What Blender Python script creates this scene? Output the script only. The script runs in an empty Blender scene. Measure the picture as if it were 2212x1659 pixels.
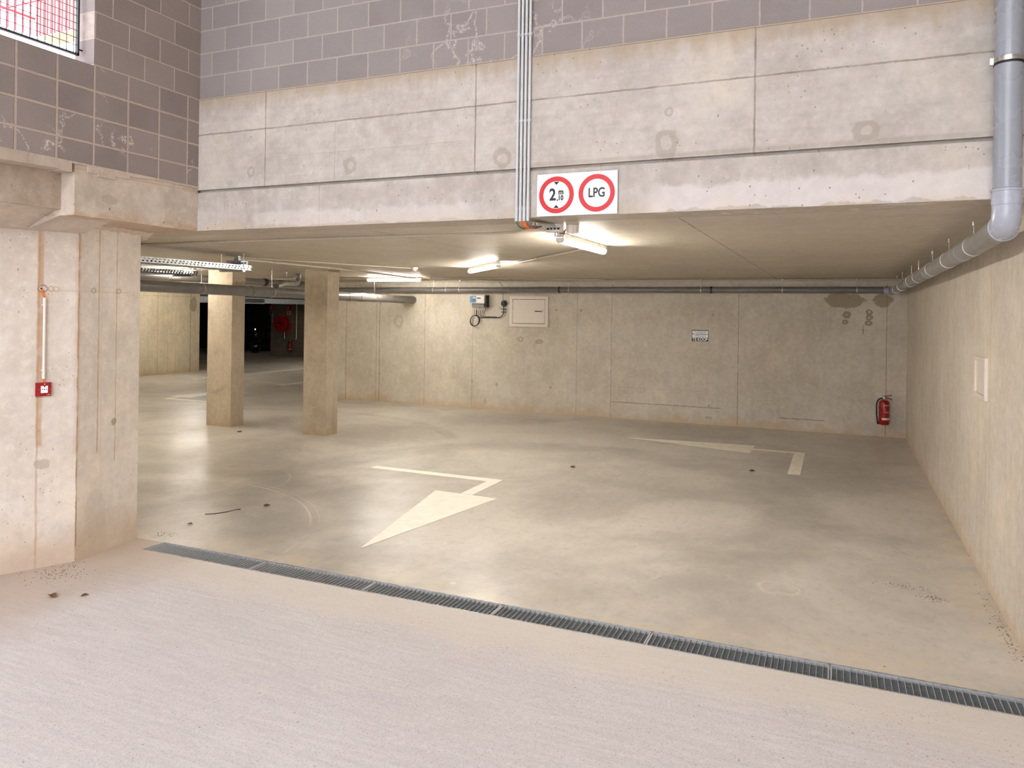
import bpy, bmesh, math, random
from mathutils import Vector, Matrix
random.seed(7)
C = bpy.context.scene.collection
SC = bpy.context.scene
R = math.radians

# ------------------------------------------------------------------ camera
cam = bpy.data.objects.new('camera', bpy.data.cameras.new('camera'))
C.objects.link(cam)
cam.data.sensor_fit = 'HORIZONTAL'; cam.data.sensor_width = 36
cam.data.lens = 1630.3 / 2212 * 36
cam.data.shift_y = -(829.5 - 674.8) / 2212
cam.data.clip_start = 0.05; cam.data.clip_end = 200
EYE = 1.945
YAW, ROLL = 0.408652, 0.0140776
fw = Vector((-math.sin(YAW), math.cos(YAW), 0)); rt = Vector((math.cos(YAW), math.sin(YAW), 0)); up = Vector((0, 0, 1))
r2 = math.cos(ROLL) * rt + math.sin(ROLL) * up; u2 = -math.sin(ROLL) * rt + math.cos(ROLL) * up
cam.matrix_world = Matrix(((r2.x, u2.x, -fw.x, 0), (r2.y, u2.y, -fw.y, 0), (r2.z, u2.z, -fw.z, EYE), (0, 0, 0, 1)))
SC.camera = cam

# ------------------------------------------------------------------ world, exposure
w = bpy.data.worlds.new('world'); SC.world = w; w.use_nodes = True
wn = w.node_tree; wn.nodes.clear()
wo = wn.nodes.new('ShaderNodeOutputWorld'); bg = wn.nodes.new('ShaderNodeBackground')
tc = wn.nodes.new('ShaderNodeTexCoord'); sx = wn.nodes.new('ShaderNodeSeparateXYZ'); cr = wn.nodes.new('ShaderNodeValToRGB')
wn.links.new(tc.outputs['Generated'], sx.inputs[0]); wn.links.new(sx.outputs[2], cr.inputs[0])
cr.color_ramp.elements[0].position = 0.0; cr.color_ramp.elements[0].color = (0.92, 0.95, 1.06, 1)
cr.color_ramp.elements[1].position = 0.9; cr.color_ramp.elements[1].color = (0.92, 0.95, 1.06, 1)
wn.links.new(cr.outputs[0], bg.inputs[0]); bg.inputs[1].default_value = 5.4
wn.links.new(bg.outputs[0], wo.inputs[0])
SC.view_settings.view_transform = 'Standard'; SC.view_settings.look = 'None'
SC.view_settings.gamma = 1; SC.view_settings.use_curve_mapping = False
SC.view_settings.exposure = 0.14
LAMP = 156.0                       # strength of every lit LED tube
LAMPCOL = (1.0, 0.94, 0.845, 1)
SC.cycles.use_denoising = True
SC.cycles.max_bounces = 7; SC.cycles.diffuse_bounces = 5; SC.cycles.glossy_bounces = 3
SC.cycles.use_adaptive_sampling = True; SC.cycles.adaptive_threshold = .16; SC.cycles.adaptive_min_samples = 16; SC.cycles.caustics_reflective = False; SC.cycles.caustics_refractive = False

# ------------------------------------------------------------------ constants of the place (metres)
ZC = 2.58; XR = 1.012; YB = 13.71; YF = 4.67; XL = -4.855

# ------------------------------------------------------------------ object helpers
def tag(o, label=None, cat=None, group=None, kind=None):
    if label: o['label'] = label
    if cat: o['category'] = cat
    if group: o['group'] = group
    if kind: o['kind'] = kind
    return o
def thing(name, label, cat, loc=(0, 0, 0), group=None):
    o = bpy.data.objects.new(name, None); C.objects.link(o); o.location = loc
    o.empty_display_size = .1
    return tag(o, label, cat, group)
def wloc(o):
    v = Vector((0, 0, 0))
    while o is not None:
        v += Vector(o.location); o = o.parent
    return v
def obj(name, bm, mat, parent=None, smooth=False, bev=0):
    if bev:
        bmesh.ops.bevel(bm, geom=[e for e in bm.edges if len(e.link_faces) == 2 and e.calc_face_angle(0) > .5],
                        offset=bev, segments=2, affect='EDGES', clamp_overlap=True)
    if parent:
        off = wloc(parent)
        for v in bm.verts: v.co -= off
    bmesh.ops.recalc_face_normals(bm, faces=bm.faces)
    me = bpy.data.meshes.new(name); bm.to_mesh(me); bm.free()
    for m in (mat if isinstance(mat, (list, tuple)) else [mat]): me.materials.append(m)
    if smooth:
        for p in me.polygons: p.use_smooth = True
        try: me.set_sharp_from_angle(angle=R(38))
        except Exception: pass
    o = bpy.data.objects.new(name, me); C.objects.link(o)
    if parent: o.parent = parent
    return o
def struct(name, bm, mat, **k):
    o = obj(name, bm, mat, **k); o['kind'] = 'structure'; return o
def copy_tree(o, parent=None, loc=None):
    c = o.copy(); C.objects.link(c); c.parent = parent
    if loc is not None: c.location = loc
    for ch in list(o.children): copy_tree(ch, c)
    return c
B = bmesh.new
def box(bm, x0, x1, y0, y1, z0, z1):
    vs = [bm.verts.new(p) for p in ((x0,y0,z0),(x1,y0,z0),(x1,y1,z0),(x0,y1,z0),(x0,y0,z1),(x1,y0,z1),(x1,y1,z1),(x0,y1,z1))]
    for f in ((0,3,2,1),(4,5,6,7),(0,1,5,4),(1,2,6,5),(2,3,7,6),(3,0,4,7)): bm.faces.new([vs[i] for i in f])
    return bm
def bx(*a): return box(B(), *a)
def prism(bm, pts, d):
    """extrude a planar polygon (3-D points) by the vector d"""
    d = Vector(d); a = [bm.verts.new(p) for p in pts]; b = [bm.verts.new(Vector(p) + d) for p in pts]
    bm.faces.new(a); bm.faces.new(list(reversed(b)))
    n = len(a)
    for i in range(n): bm.faces.new((a[i], b[i], b[(i+1) % n], a[(i+1) % n]))
    return bm
def tube(bm, pts, r, n=16, cap=True):
    pts = [Vector(p) for p in pts]; rs = r if isinstance(r, (list, tuple)) else [r] * len(pts)
    t = (pts[1] - pts[0]).normalized()
    ref = Vector((0, 0, 1)) if abs(t.z) < .9 else Vector((1, 0, 0))
    nrm = (ref - t * ref.dot(t)).normalized(); rings = []
    for i, p in enumerate(pts):
        if i == 0: t = (pts[1] - pts[0])
        elif i == len(pts) - 1: t = (pts[-1] - pts[-2])
        else: t = (pts[i+1] - p).normalized() + (p - pts[i-1]).normalized()
        if t.length < 1e-9: t = Vector((0, 0, 1))
        t.normalize(); nrm = (nrm - t * nrm.dot(t))
        nrm.normalize(); bn = t.cross(nrm)
        rings.append([bm.verts.new(p + rs[i] * (math.cos(2*math.pi*k/n) * nrm + math.sin(2*math.pi*k/n) * bn)) for k in range(n)])
    for a, b in zip(rings, rings[1:]):
        for k in range(n): bm.faces.new((a[k], a[(k+1) % n], b[(k+1) % n], b[k]))
    if cap: bm.faces.new(list(reversed(rings[0]))); bm.faces.new(rings[-1])
    return bm
def tb(*a, **k): return tube(B(), *a, **k)
def arc(p0, p1, p2, n=8):
    """quadratic bend from p0 to p2 with corner p1"""
    p0, p1, p2 = Vector(p0), Vector(p1), Vector(p2)
    return [(1-t)**2 * p0 + 2*t*(1-t) * p1 + t*t * p2 for t in [i / n for i in range(n + 1)]]
def ringband(bm, c, axis, r0, r1, wd, n=24):
    """flat hose-clamp ring round a pipe: centre c, along axis, inner r0, outer r1, width wd"""
    ax = Vector(axis).normalized(); c = Vector(c)
    ref = Vector((0, 0, 1)) if abs(ax.z) < .9 else Vector((1, 0, 0))
    a = (ref - ax * ref.dot(ax)).normalized(); b = ax.cross(a)
    L = []
    for (rr, s) in ((r0, -1), (r1, -1), (r1, 1), (r0, 1)):
        L.append([bm.verts.new(c + ax * s * wd / 2 + rr * (math.cos(2*math.pi*k/n) * a + math.sin(2*math.pi*k/n) * b)) for k in range(n)])
    for i in range(4):
        p, q = L[i], L[(i+1) % 4]
        for k in range(n): bm.faces.new((p[k], p[(k+1) % n], q[(k+1) % n], q[k]))
    return bm
def disc(bm, c, axis, r, h, n=24):
    ax = Vector(axis).normalized(); return tube(bm, [Vector(c), Vector(c) + ax * h], r, n)
def textmesh(s, size, M, depth=.002, bold=0.0, sx=1.0, align='CENTER'):
    """letters as a mesh, M maps the text plane (x right, y up, z out) to the world"""
    cu = bpy.data.curves.new('t', 'FONT'); cu.body = s; cu.size = size; cu.extrude = depth; cu.offset = bold
    cu.align_x = align; cu.align_y = 'CENTER'; cu.resolution_u = 6
    o = bpy.data.objects.new('t', cu); C.objects.link(o)
    dg = bpy.context.evaluated_depsgraph_get(); dg.update()
    me = bpy.data.meshes.new_from_object(o.evaluated_get(dg))
    bm = B(); bm.from_mesh(me)
    bpy.data.objects.remove(o); bpy.data.curves.remove(cu); bpy.data.meshes.remove(me)
    for v in bm.verts: v.co = M @ Vector((v.co.x * sx, v.co.y, v.co.z))
    return bm
def MF(cx, y, cz):          # text plane facing -y at world position
    return Matrix(((1, 0, 0, cx), (0, 0, -1, y), (0, 1, 0, cz), (0, 0, 0, 1)))

# ------------------------------------------------------------------ material helpers
def lin(r, g, b):
    f = lambda c: c / 12.92 if c <= .04045 else ((c + .055) / 1.055) ** 2.4
    return (f(r / 255), f(g / 255), f(b / 255), 1)
class G:
    def __init__(s, name):
        s.m = bpy.data.materials.new(name); s.m.use_nodes = True; s.t = s.m.node_tree; s.t.nodes.clear()
        s.out = s.t.nodes.new('ShaderNodeOutputMaterial'); s.p = s.t.nodes.new('ShaderNodeBsdfPrincipled')
        s.t.links.new(s.p.outputs[0], s.out.inputs[0])
        s.tc = s.t.nodes.new('ShaderNodeTexCoord'); sp = s.t.nodes.new('ShaderNodeSeparateXYZ')
        s.vec = s.tc.outputs['Object']; s.t.links.new(s.vec, sp.inputs[0]); s.x, s.y, s.z = sp.outputs
    def set(s, inp, v):
        if hasattr(v, 'is_output'): s.t.links.new(v, inp)
        elif isinstance(v, (int, float)) and inp.type == 'RGBA': inp.default_value = (v, v, v, 1)
        else: inp.default_value = v
    def ma(s, op, a, b=0.0, c=0.0, clamp=False):
        n = s.t.nodes.new('ShaderNodeMath'); n.operation = op; n.use_clamp = clamp
        s.set(n.inputs[0], a); s.set(n.inputs[1], b); s.set(n.inputs[2], c); return n.outputs[0]
    def add(s, a, b): return s.ma('ADD', a, b)
    def sub(s, a, b): return s.ma('SUBTRACT', a, b)
    def mul(s, a, b): return s.ma('MULTIPLY', a, b)
    def mx(s, a, b): return s.ma('MAXIMUM', a, b)
    def sm(s, v, lo, hi, a=0.0, b=1.0):
        n = s.t.nodes.new('ShaderNodeMapRange'); n.interpolation_type = 'SMOOTHSTEP'
        s.set(n.inputs[0], v); n.inputs[1].default_value = lo; n.inputs[2].default_value = hi
        n.inputs[3].default_value = a; n.inputs[4].default_value = b; return n.outputs[0]
    def noise(s, scale, stretch=(1, 1, 1), detail=4, rough=.55, off=(0, 0, 0), dist=0.0):
        key = (scale, stretch, detail, rough, off, dist)
        if not hasattr(s, 'cache'): s.cache = {}
        if key not in s.cache: s.cache[key] = s.noise_(*key)
        return s.cache[key]
    def noise_(s, scale, stretch, detail, rough, off, dist):
        mp = s.t.nodes.new('ShaderNodeMapping'); s.t.links.new(s.vec, mp.inputs[0])
        mp.inputs['Scale'].default_value = stretch; mp.inputs['Location'].default_value = off
        n = s.t.nodes.new('ShaderNodeTexNoise'); s.t.links.new(mp.outputs[0], n.inputs['Vector'])
        n.inputs['Scale'].default_value = scale; n.inputs['Detail'].default_value = detail
        n.inputs['Roughness'].default_value = rough; n.inputs['Distortion'].default_value = dist
        return n.outputs[0]
    def vor(s, scale, stretch=(1, 1, 1), off=(0, 0, 0)):
        mp = s.t.nodes.new('ShaderNodeMapping'); s.t.links.new(s.vec, mp.inputs[0])
        mp.inputs['Scale'].default_value = stretch; mp.inputs['Location'].default_value = off
        n = s.t.nodes.new('ShaderNodeTexVoronoi'); s.t.links.new(mp.outputs[0], n.inputs['Vector'])
        n.inputs['Scale'].default_value = scale; return n.outputs['Distance']
    def mix(s, f, a, b):
        n = s.t.nodes.new('ShaderNodeMix'); n.data_type = 'RGBA'
        s.set(n.inputs[0], f); s.set(n.inputs[6], a); s.set(n.inputs[7], b); return n.outputs[2]
    def bump(s, h, strength=.3, dist=.01):
        n = s.t.nodes.new('ShaderNodeBump'); s.t.links.new(h, n.inputs['Height'])
        n.inputs['Strength'].default_value = strength; n.inputs['Distance'].default_value = dist
        s.t.links.new(n.outputs[0], s.p.inputs['Normal'])
    def fin(s, col=None, rough=None, metal=0.0, spec=None):
        if col is not None: s.set(s.p.inputs['Base Color'], col)
        if rough is not None: s.set(s.p.inputs['Roughness'], rough)
        s.p.inputs['Metallic'].default_value = metal
        if spec is not None: s.p.inputs['Specular IOR Level'].default_value = spec
        return s.m

def plain(name, rgb, rough=.5, metal=0.0, var=.12, scale=30):
    g = G(name); c = lin(*rgb)
    d = tuple(v * (1 - var) for v in c[:3]) + (1,); l = tuple(min(1, v * (1 + var)) for v in c[:3]) + (1,)
    n = g.noise(scale, detail=3)
    return g.fin(g.mix(g.sm(n, .3, .7), d, l), g.sm(g.noise(scale * .7, off=(3, 1, 2)), .2, .8, max(.03, rough - .06), min(1, rough + .06)), metal)

def concrete(name, axes='yz', base=(206, 197, 184), dark=(176, 166, 152), seams=(), blobs=(), hstreak=False,
             rough=.75, stain=(168, 134, 96), holes=.5, seed=0, foot=None, top=None, patches=()):
    """cast concrete; axes = in-plane coordinates; seams: (axis, pos, halfwidth, amount, lo, hi, colour)
       blobs: (a, b, ra, rb, amount, ring, colour)"""
    g = G(name); A = {'x': g.x, 'y': g.y, 'z': g.z}; a, b = A[axes[0]], A[axes[1]]
    n1 = g.noise(.9, detail=5, rough=.6, off=(seed, 2, 1)); n2 = g.noise(5, detail=6, rough=.65, off=(seed, 5, 3))
    if hstreak: st = g.noise(6, stretch=(.25, .25, 4), detail=5, off=(seed, 0, 0))
    else: st = g.noise(4, stretch=(2.2, 2.2, .35), detail=6, rough=.6, off=(seed, 0, 0), dist=.5)
    f = g.sm(g.add(g.mul(n1, .45), g.add(g.mul(n2, .35), g.mul(st, .2))), .36, .64)
    col = g.mix(f, lin(*dark), lin(*base))
    col = g.mix(g.sm(g.noise(1.7, detail=3, off=(seed, 9, 4)), .52, .75, 0, .5), col, lin(min(255, base[0] + 14), base[1] + 8, base[2] - 2))
    mo = g.noise(16, detail=6, rough=.75, off=(seed, 7, 7)); col = g.mix(g.sm(mo, .5, .66, 0, .26), col, lin(*[q - 18 for q in dark])); col = g.mix(g.sm(mo, .5, .34, 0, .35), col, lin(*[min(255, q + 14) for q in base]))
    # air holes
    v = g.vor(21, off=(seed, 0, 0)); hl = g.mul(g.sm(v, .08, .13, 1, 0), g.sm(g.noise(2.2, off=(seed, 1, 8)), .48, .6, 0, holes))
    v2 = g.vor(9, stretch=(1, 1, .55), off=(seed, 4, 0)); h2 = g.mul(g.sm(v2, .03, .06, 1, 0), holes)
    hl = g.mx(hl, h2)
    wob = g.mul(g.sub(g.noise(9, off=(2, seed, 0)), .5), .012); wob2 = g.mul(g.sub(g.noise(60, off=(2, seed, 0)), .5), .006)
    wob = g.add(wob, wob2); hgt = g.mul(hl, -1.0)
    if foot is not None:   # rising dirt at the foot of a wall
        zz = g.add(g.z, g.mul(g.sub(g.noise(4, off=(1, 1, seed)), .5), .5))
        col = g.mix(g.sm(zz, foot[0], foot[1], foot[2], 0), col, lin(*stain))
    if top is not None:
        zz = g.add(g.z, g.mul(g.sub(g.noise(7, stretch=(2, 2, .4), off=(5, 1, seed)), .5), top[3]))
        col = g.mix(g.sm(zz, top[0], top[1], 0, top[2]), col, lin(*stain))
    for (ax, pos, hw, am, lo, hi, c) in seams:
        u, o = (a, b) if ax == axes[0] else (b, a)
        d = g.ma('ABSOLUTE', g.sub(g.add(u, wob if hw < .03 else g.mul(wob, 3)), pos))
        k = g.sm(d, hw * .3, hw, am * .95, 0)
        k = g.mul(k, g.mul(g.sm(o, lo - .02, lo + .02), g.sm(o, hi - .02, hi + .02, 1, 0)))
        k2 = g.mul(k, g.sm(g.noise(7, detail=2, off=(seed, 0, 0)), .25, .6, .45, 1))
        col = g.mix(k2, col, lin(*c))
        if hw < .02: hgt = g.sub(hgt, g.mul(k, 1.6))
    for (pa, pb, ra, rb, am, ring, c) in blobs:
        da = g.mul(g.sub(a, pa), 1 / ra); db = g.mul(g.sub(b, pb), 1 / rb)
        d = g.ma('SQRT', g.add(g.mul(da, da), g.mul(db, db)))
        d = g.add(d, g.mul(g.sub(g.noise(26 if max(ra, rb) < .06 else (16 if max(ra, rb) < .12 else 7), off=(seed, 3, 3), detail=4), .5), .9))
        k = g.sm(d, .85, .98, am * .8, 0)
        if ring: k = g.mul(k, g.sm(d, ring - .1, ring))
        col = g.mix(k, col, lin(*c))
    for (a0, a1, b0, b1, am, c) in patches:
        ww = g.mul(g.sub(g.noise(8, off=(1, 2, seed)), .5), .12)
        aa = g.add(a, ww); bb = g.add(b, ww)
        k = g.mul(g.mul(g.sm(aa, a0, a0 + .15), g.sm(aa, a1 - .15, a1, 1, 0)), g.mul(g.sm(bb, b0, b0 + .012), g.sm(bb, b1 - .04, b1, 1, 0)))
        col = g.mix(g.mul(k, am), col, lin(*c))
    col = g.mix(g.mul(hl, .75), col, lin(95, 86, 74))
    hgt = g.add(hgt, g.mul(g.noise(26, detail=6, rough=.7), .45))
    g.bump(g.add(g.mul(hl, -1.0), g.mul(g.noise(26, detail=3, rough=.7), .7)), .35, .006)
    return g.fin(col, rough, spec=.3)

def blockwork(name, ax, c1, c2, mortar, bw, rh, ou, oz, mw, half, chalk=(), seed=0, bumpk=.5):
    g = G(name); u = g.x if ax == 'x' else g.y
    row = g.ma('FLOOR', g.mul(g.sub(g.z, oz), 1 / rh))
    par = g.ma('MODULO', g.add(row, 100), 2)
    wob = g.mul(g.sub(g.noise(14, off=(seed, 0, 0)), .5), .006)
    uu = g.add(g.sub(u, ou), wob)
    if half: uu = g.add(uu, g.mul(par, bw / 2))
    cu = g.ma('FLOOR', g.mul(uu, 1 / bw))
    fu = g.sub(g.mul(uu, 1 / bw), cu); fz = g.sub(g.mul(g.add(g.sub(g.z, oz), wob), 1 / rh), row)
    du = g.mul(g.ma('MINIMUM', fu, g.sub(1.0, fu)), bw); dz = g.mul(g.ma('MINIMUM', fz, g.sub(1.0, fz)), rh)
    wn_ = g.t.nodes.new('ShaderNodeTexWhiteNoise'); cb = g.t.nodes.new('ShaderNodeCombineXYZ')
    g.t.links.new(cu, cb.inputs[0]); g.t.links.new(row, cb.inputs[1]); g.t.links.new(cb.outputs[0], wn_.inputs[0])
    col = g.mix(g.mul(wn_.outputs[0], 1.0), lin(*c1), lin(*c2))
    col = g.mix(g.sm(g.noise(3, detail=6, off=(seed, 1, 1)), .35, .7, 0, .45), col, lin(*c2))
    sp = g.noise(160, detail=2); col = g.mix(g.sm(sp, .62, .72, 0, .35), col, lin(c1[0] - 35, c1[1] - 35, c1[2] - 35))
    col = g.mix(g.sm(g.noise(190, detail=2, off=(4, 4, 4)), .64, .74, 0, .35), col, lin(200, 192, 184))
    # white efflorescence
    e = g.ma('ABSOLUTE', g.sub(g.noise(4, detail=3, rough=.5, off=(seed, 3, 7)), .5))
    for (a0, z0, ra, rz, am) in chalk:
        da = g.mul(g.sub(u, a0), 1 / ra); db = g.mul(g.sub(g.z, z0), 1 / rz)
        d = g.ma('SQRT', g.add(g.mul(da, da), g.mul(db, db)))
        k = g.mul(g.mul(g.sm(d, .4, 1.0, am, 0), g.sm(e, 0, .03, 1, 0)), g.sm(g.noise(70, off=(9, 9, 9)), .4, .6))
        col = g.mix(k, col, lin(222, 210, 200))
    mk = g.mx(g.sm(du, mw * .6, mw, 1, 0), g.sm(dz, mw * .6, mw, 1, 0))
    mcol = g.mix(g.noise(25, detail=4), lin(*mortar), lin(mortar[0] - 22, mortar[1] - 24, mortar[2] - 26))
    col = g.mix(g.mul(mk, .92), col, mcol)
    g.bump(g.add(g.mul(mk, -1.0), g.mul(g.noise(120, detail=2), .5)) if bumpk > .6 else g.noise(120, detail=2), bumpk, .004)
    return g.fin(col, .85, spec=.25)

# ------------------------------------------------------------------ materials
RUST = (176, 138, 96); JD = (118, 106, 92)
M = {}
g = G('garage_floor')            # power-floated slab, darker tyre-rubbed patches
n1 = g.noise(.55, detail=6, rough=.6, dist=.6); n2 = g.noise(2.4, stretch=(.6, 1.3, 1), detail=6, rough=.65); n3 = g.noise(14, detail=4)
col = g.mix(g.sm(n1, .36, .62), lin(178, 171, 162), lin(206, 199, 189))
col = g.mix(g.sm(n2, .42, .72, 0, .4), col, lin(204, 196, 182))
col = g.mix(g.sm(n3, .5, .8, 0, .35), col, lin(146, 140, 128)); n4 = g.noise(8, stretch=(1, .5, 1), detail=8, rough=.78, off=(2, 2, 0)); col = g.mix(g.sm(n4, .5, .68, 0, .3), col, lin(160, 152, 142)); col = g.mix(g.sm(n4, .48, .34, 0, .4), col, lin(216, 208, 192))
dxr = g.mul(g.sub(g.x, -.36), 1 / .17); dyr = g.mul(g.sub(g.y, 5.72), 1 / .12); dr = g.add(g.ma('SQRT', g.add(g.mul(dxr, dxr), g.mul(dyr, dyr))), g.mul(g.sub(g.noise(8, off=(1, 1, 1)), .5), 1.2)); col = g.mix(g.mul(g.sm(g.ma('ABSOLUTE', g.sub(dr, .9)), 0, .12, .7, 0), 1.0), col, lin(226, 214, 196))
def ringband_mask(cx, cy, r, hw, am):
    dx = g.sub(g.x, cx); dy = g.sub(g.y, cy); d = g.ma('SQRT', g.add(g.mul(dx, dx), g.mul(dy, dy)))
    return g.mul(g.sm(g.ma('ABSOLUTE', g.sub(d, r)), hw * .4, hw, am, 0), g.sm(g.noise(1.5, off=(cx, 1, 0)), .3, .6))
for (cx, cy, r, hw, am) in ((-3.1, 7.6, 2.75, .5, .34), (-6.2, 4.3, 2.75, .45, .34), (-6.2, 4.3, 1.7, .3, .25), (-8.6, 8.0, 3.9, .16, .25)):
    col = g.mix(ringband_mask(cx, cy, r, hw, am), col, lin(132, 127, 116))
for (cx, cy, r, hw, am) in ((-6.2, 4.3, 2.22, .014, .7), (-6.2, 4.3, 2.30, .008, .5), (-6.6, 6.4, 1.0, .008, .5)):
    col = g.mix(ringband_mask(cx, cy, r, hw, am), col, lin(226, 214, 194))
edge = g.mx(g.mx(g.sm(g.y, 4.62, 5.3, .55, 0), g.sm(g.x, .55, 1.0, 0, .55)), g.mul(g.sm(g.y, 13.1, 13.7, 0, .45), g.sm(g.x, -9.8, -9.6)))
col = g.mix(g.mul(edge, g.sm(g.noise(3, detail=5, off=(3, 3, 3)), .35, .65)), col, lin(214, 200, 176))
v = g.vor(3.3); col = g.mix(g.mul(g.sm(v, .02, .03, 1, 0), .8), col, lin(90, 80, 68))
sc_ = g.ma('ABSOLUTE', g.sub(g.noise(1.3, detail=3, off=(7, 3, 0), dist=1.5), .5)); col = g.mix(g.mul(g.sm(sc_, 0, .0035, .5, 0), g.sm(n1, .45, .6)), col, lin(226, 214, 194))
g.bump(g.add(g.noise(3, detail=2), g.mul(g.noise(45, detail=3), .12)), .08, .008)
M['floor'] = g.fin(col, g.sm(g.noise(.9, detail=2, off=(6, 6, 0)), .3, .7, .30, .40), spec=.40)

g = G('ramp_floor')              # brushed outdoor slab
br = g.noise(9, stretch=(.3, 3.2, 1), detail=6, rough=.7, dist=.4); n1 = g.noise(.8, detail=5); sp = g.noise(95, detail=3, rough=.7)
col = g.mix(g.sm(br, .32, .68), lin(202, 197, 196), lin(214, 209, 207)); col = g.mix(g.sm(n1, .35, .7, 0, .4), col, lin(200, 194, 191))
col = g.mix(g.sm(sp, .55, .66, 0, .55), col, lin(140, 130, 126)); sp2 = g.noise(30, detail=6, rough=.8); col = g.mix(g.sm(sp2, .54, .7, 0, .4), col, lin(168, 160, 155)); col = g.mix(g.sm(sp2, .48, .34, 0, .5), col, lin(226, 221, 217))
v = g.vor(13); pit = g.mul(g.sm(v, .05, .08, 1, 0), g.sm(g.noise(1.4, off=(5, 5, 0)), .42, .55))
col = g.mix(g.mul(pit, .6), col, lin(104, 92, 84))
yy = g.add(g.y, g.mul(g.sub(g.noise(2.2, detail=5), .5), .5)); crust = g.sm(yy, 3.85, 4.1)
col = g.mix(g.mul(crust, .55), col, lin(216, 206, 192)); pk = g.mul(g.mul(g.sm(g.y, 3.7, 3.95), g.sm(g.y, 4.15, 4.35, 1, 0)), g.mul(g.sm(g.vor(38), .1, .2, 1, 0), g.sm(g.noise(3, detail=4, off=(8, 8, 0)), .47, .56))); col = g.mix(g.mul(pk, .6), col, lin(120, 108, 94))
xx = g.add(g.x, g.mul(g.sub(g.noise(2.5, off=(9, 2, 0), detail=5), .5), .9)); dl = g.mul(g.sm(xx, -5.2, -4.1, 1, 0), g.sm(g.y, 2.2, 3.0))
col = g.mix(g.mul(dl, .55), col, lin(172, 148, 120))
g.bump(g.add(g.mul(br, .5), g.mul(sp, .5)), .35, .005)
M['ramp'] = g.fin(col, .8, spec=.3)

M['facade_low'] = concrete('facade_low_band', 'xz', (194, 187, 179), (168, 160, 151), stain=(188, 172, 148), foot=(2.58, 2.68, .5), holes=.9, seed=3, top=None,
    seams=[('x', -4.57, .008, .3, 2.58, 2.9, JD), ('x', -3.63, .006, .4, 2.58, 2.9, JD), ('z', 2.897, .012, .55, -5, 1.2, (136, 124, 110))],
    patches=[(-4.3, -2.2, 2.59, 2.72, .3, (224, 219, 216)), (-1.15, 1.1, 2.585, 2.765, .45, (226, 220, 217)), (-3.6, -1.9, 2.76, 2.885, .25, (168, 158, 146))])
M['facade_high'] = concrete('facade_high_band', 'xz', (196, 189, 180), (172, 164, 154), hstreak=True, stain=(166, 148, 124), seed=5, top=(3.50, 3.66, .75, .2), holes=.7,
    seams=[('z', 3.362, .008, .75, -4.9, 1.2, JD), ('x', -4.152, .007, .8, 2.9, 3.66, JD), ('x', -2.314, .008, .8, 2.9, 3.66, JD), ('x', -.473, .009, .8, 2.9, 3.66, JD),
           ('x', -3.488, .004, .4, 2.9, 3.36, JD), ('z', 3.13, .004, .3, -4.1, -2.4, JD), ('z', 2.93, .02, .45, -2, 1.1, (150, 138, 122))],
    blobs=[(-4.29, 3.03, .045, .055, .75, .45, (158, 148, 134)), (-3.35, 3.02, .065, .07, .75, .5, (158, 148, 134)), (-2.11, 2.99, .07, .075, .75, .5, (158, 148, 134)),
           (-.99, 3.00, .085, .10, .75, .5, (158, 148, 134)), (.13, 2.99, .085, .065, .75, .5, (158, 148, 134)), (-1.48, 3.56, .07, .06, .6, 0, (178, 162, 148)),
           (-.98, 3.2, .03, .03, .6, .5, (150, 138, 126))])
M['facade_block'] = blockwork('facade_blocks', 'x', (136, 128, 125), (149, 141, 138), (182, 172, 164), .2755, .187, -4.585, 3.657, .0065, True, seed=2, bumpk=.35,
    chalk=[(-2.2, 3.75, .9, .5, .5)])
M['side_block'] = blockwork('side_blocks_stack', 'y', (138, 127, 124), (156, 145, 141), (198, 182, 170), .277, .187, 3.713, 3.467, .010, False, seed=4, bumpk=.8,
    chalk=[(3.62, 3.18, .25, .14, .9), (3.25, 3.05, .4, .12, .9), (4.0, 3.15, .3, .12, .8), (3.75, 3.5, .1, .2, .8), (4.5, 3.1, .15, .15, .8)])
M['side_block_run'] = blockwork('side_blocks_running', 'y', (142, 130, 126), (156, 144, 139), (196, 182, 172), .277, .187, 3.713, 3.467, .008, True, seed=6, bumpk=.8)
M['wall_lower'] = concrete('left_lower_wall', 'yz', (222, 213, 202), (202, 191, 178), stain=(186, 160, 130), foot=(0.0, .45, .55), seed=8, holes=.6,
    seams=[('y', 3.74, .026, .75, 0.9, 2.6, RUST), ('y', 3.73, .010, .6, 0, 2.6, RUST), ('y', 3.965, .008, .9, 0, 2.6, (150, 112, 74)), ('y', 4.155, .009, .8, 0.8, 2.6, RUST), ('y', 4.332, .007, .7, .7, 2.6, RUST),
           ('y', 3.965, .03, .35, 0.8, 2.6, RUST), ('z', 2.06, .012, .35, 3.75, 4.45, (180, 160, 132)), ('y', 4.19, .01, .3, .2, 2.5, (198, 190, 178)), ('y', 3.2, .012, .5, 0, 2.6, RUST)],
    blobs=[(3.752, 2.072, .035, .035, .8, .6, (140, 124, 104)), (3.80, 2.07, .02, .026, .6, .6, RUST), (3.83, 2.07, .02, .026, .6, .6, RUST), (4.1, 2.07, .03, .025, .5, .5, JD), (4.35, 2.07, .03, .025, .5, .5, JD),
           (3.76, .77, .05, .04, .6, 0, (160, 140, 116)), (4.32, 1.02, .03, .03, .7, 0, JD), (4.15, .3, .12, .22, .3, 0, (186, 174, 158))])
M['beam'] = concrete('left_beam', 'yz', (214, 202, 188), (186, 172, 154), stain=RUST, seed=11, holes=1.0, foot=(2.58, 2.64, .5),
    blobs=[(3.85, 2.72, .07, .035, .7, 0, (172, 158, 140)), (4.45, 2.8, .12, .1, .15, 0, JD)], seams=[('z', 2.9, .012, .4, 3.5, 4.7, RUST)])
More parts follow.
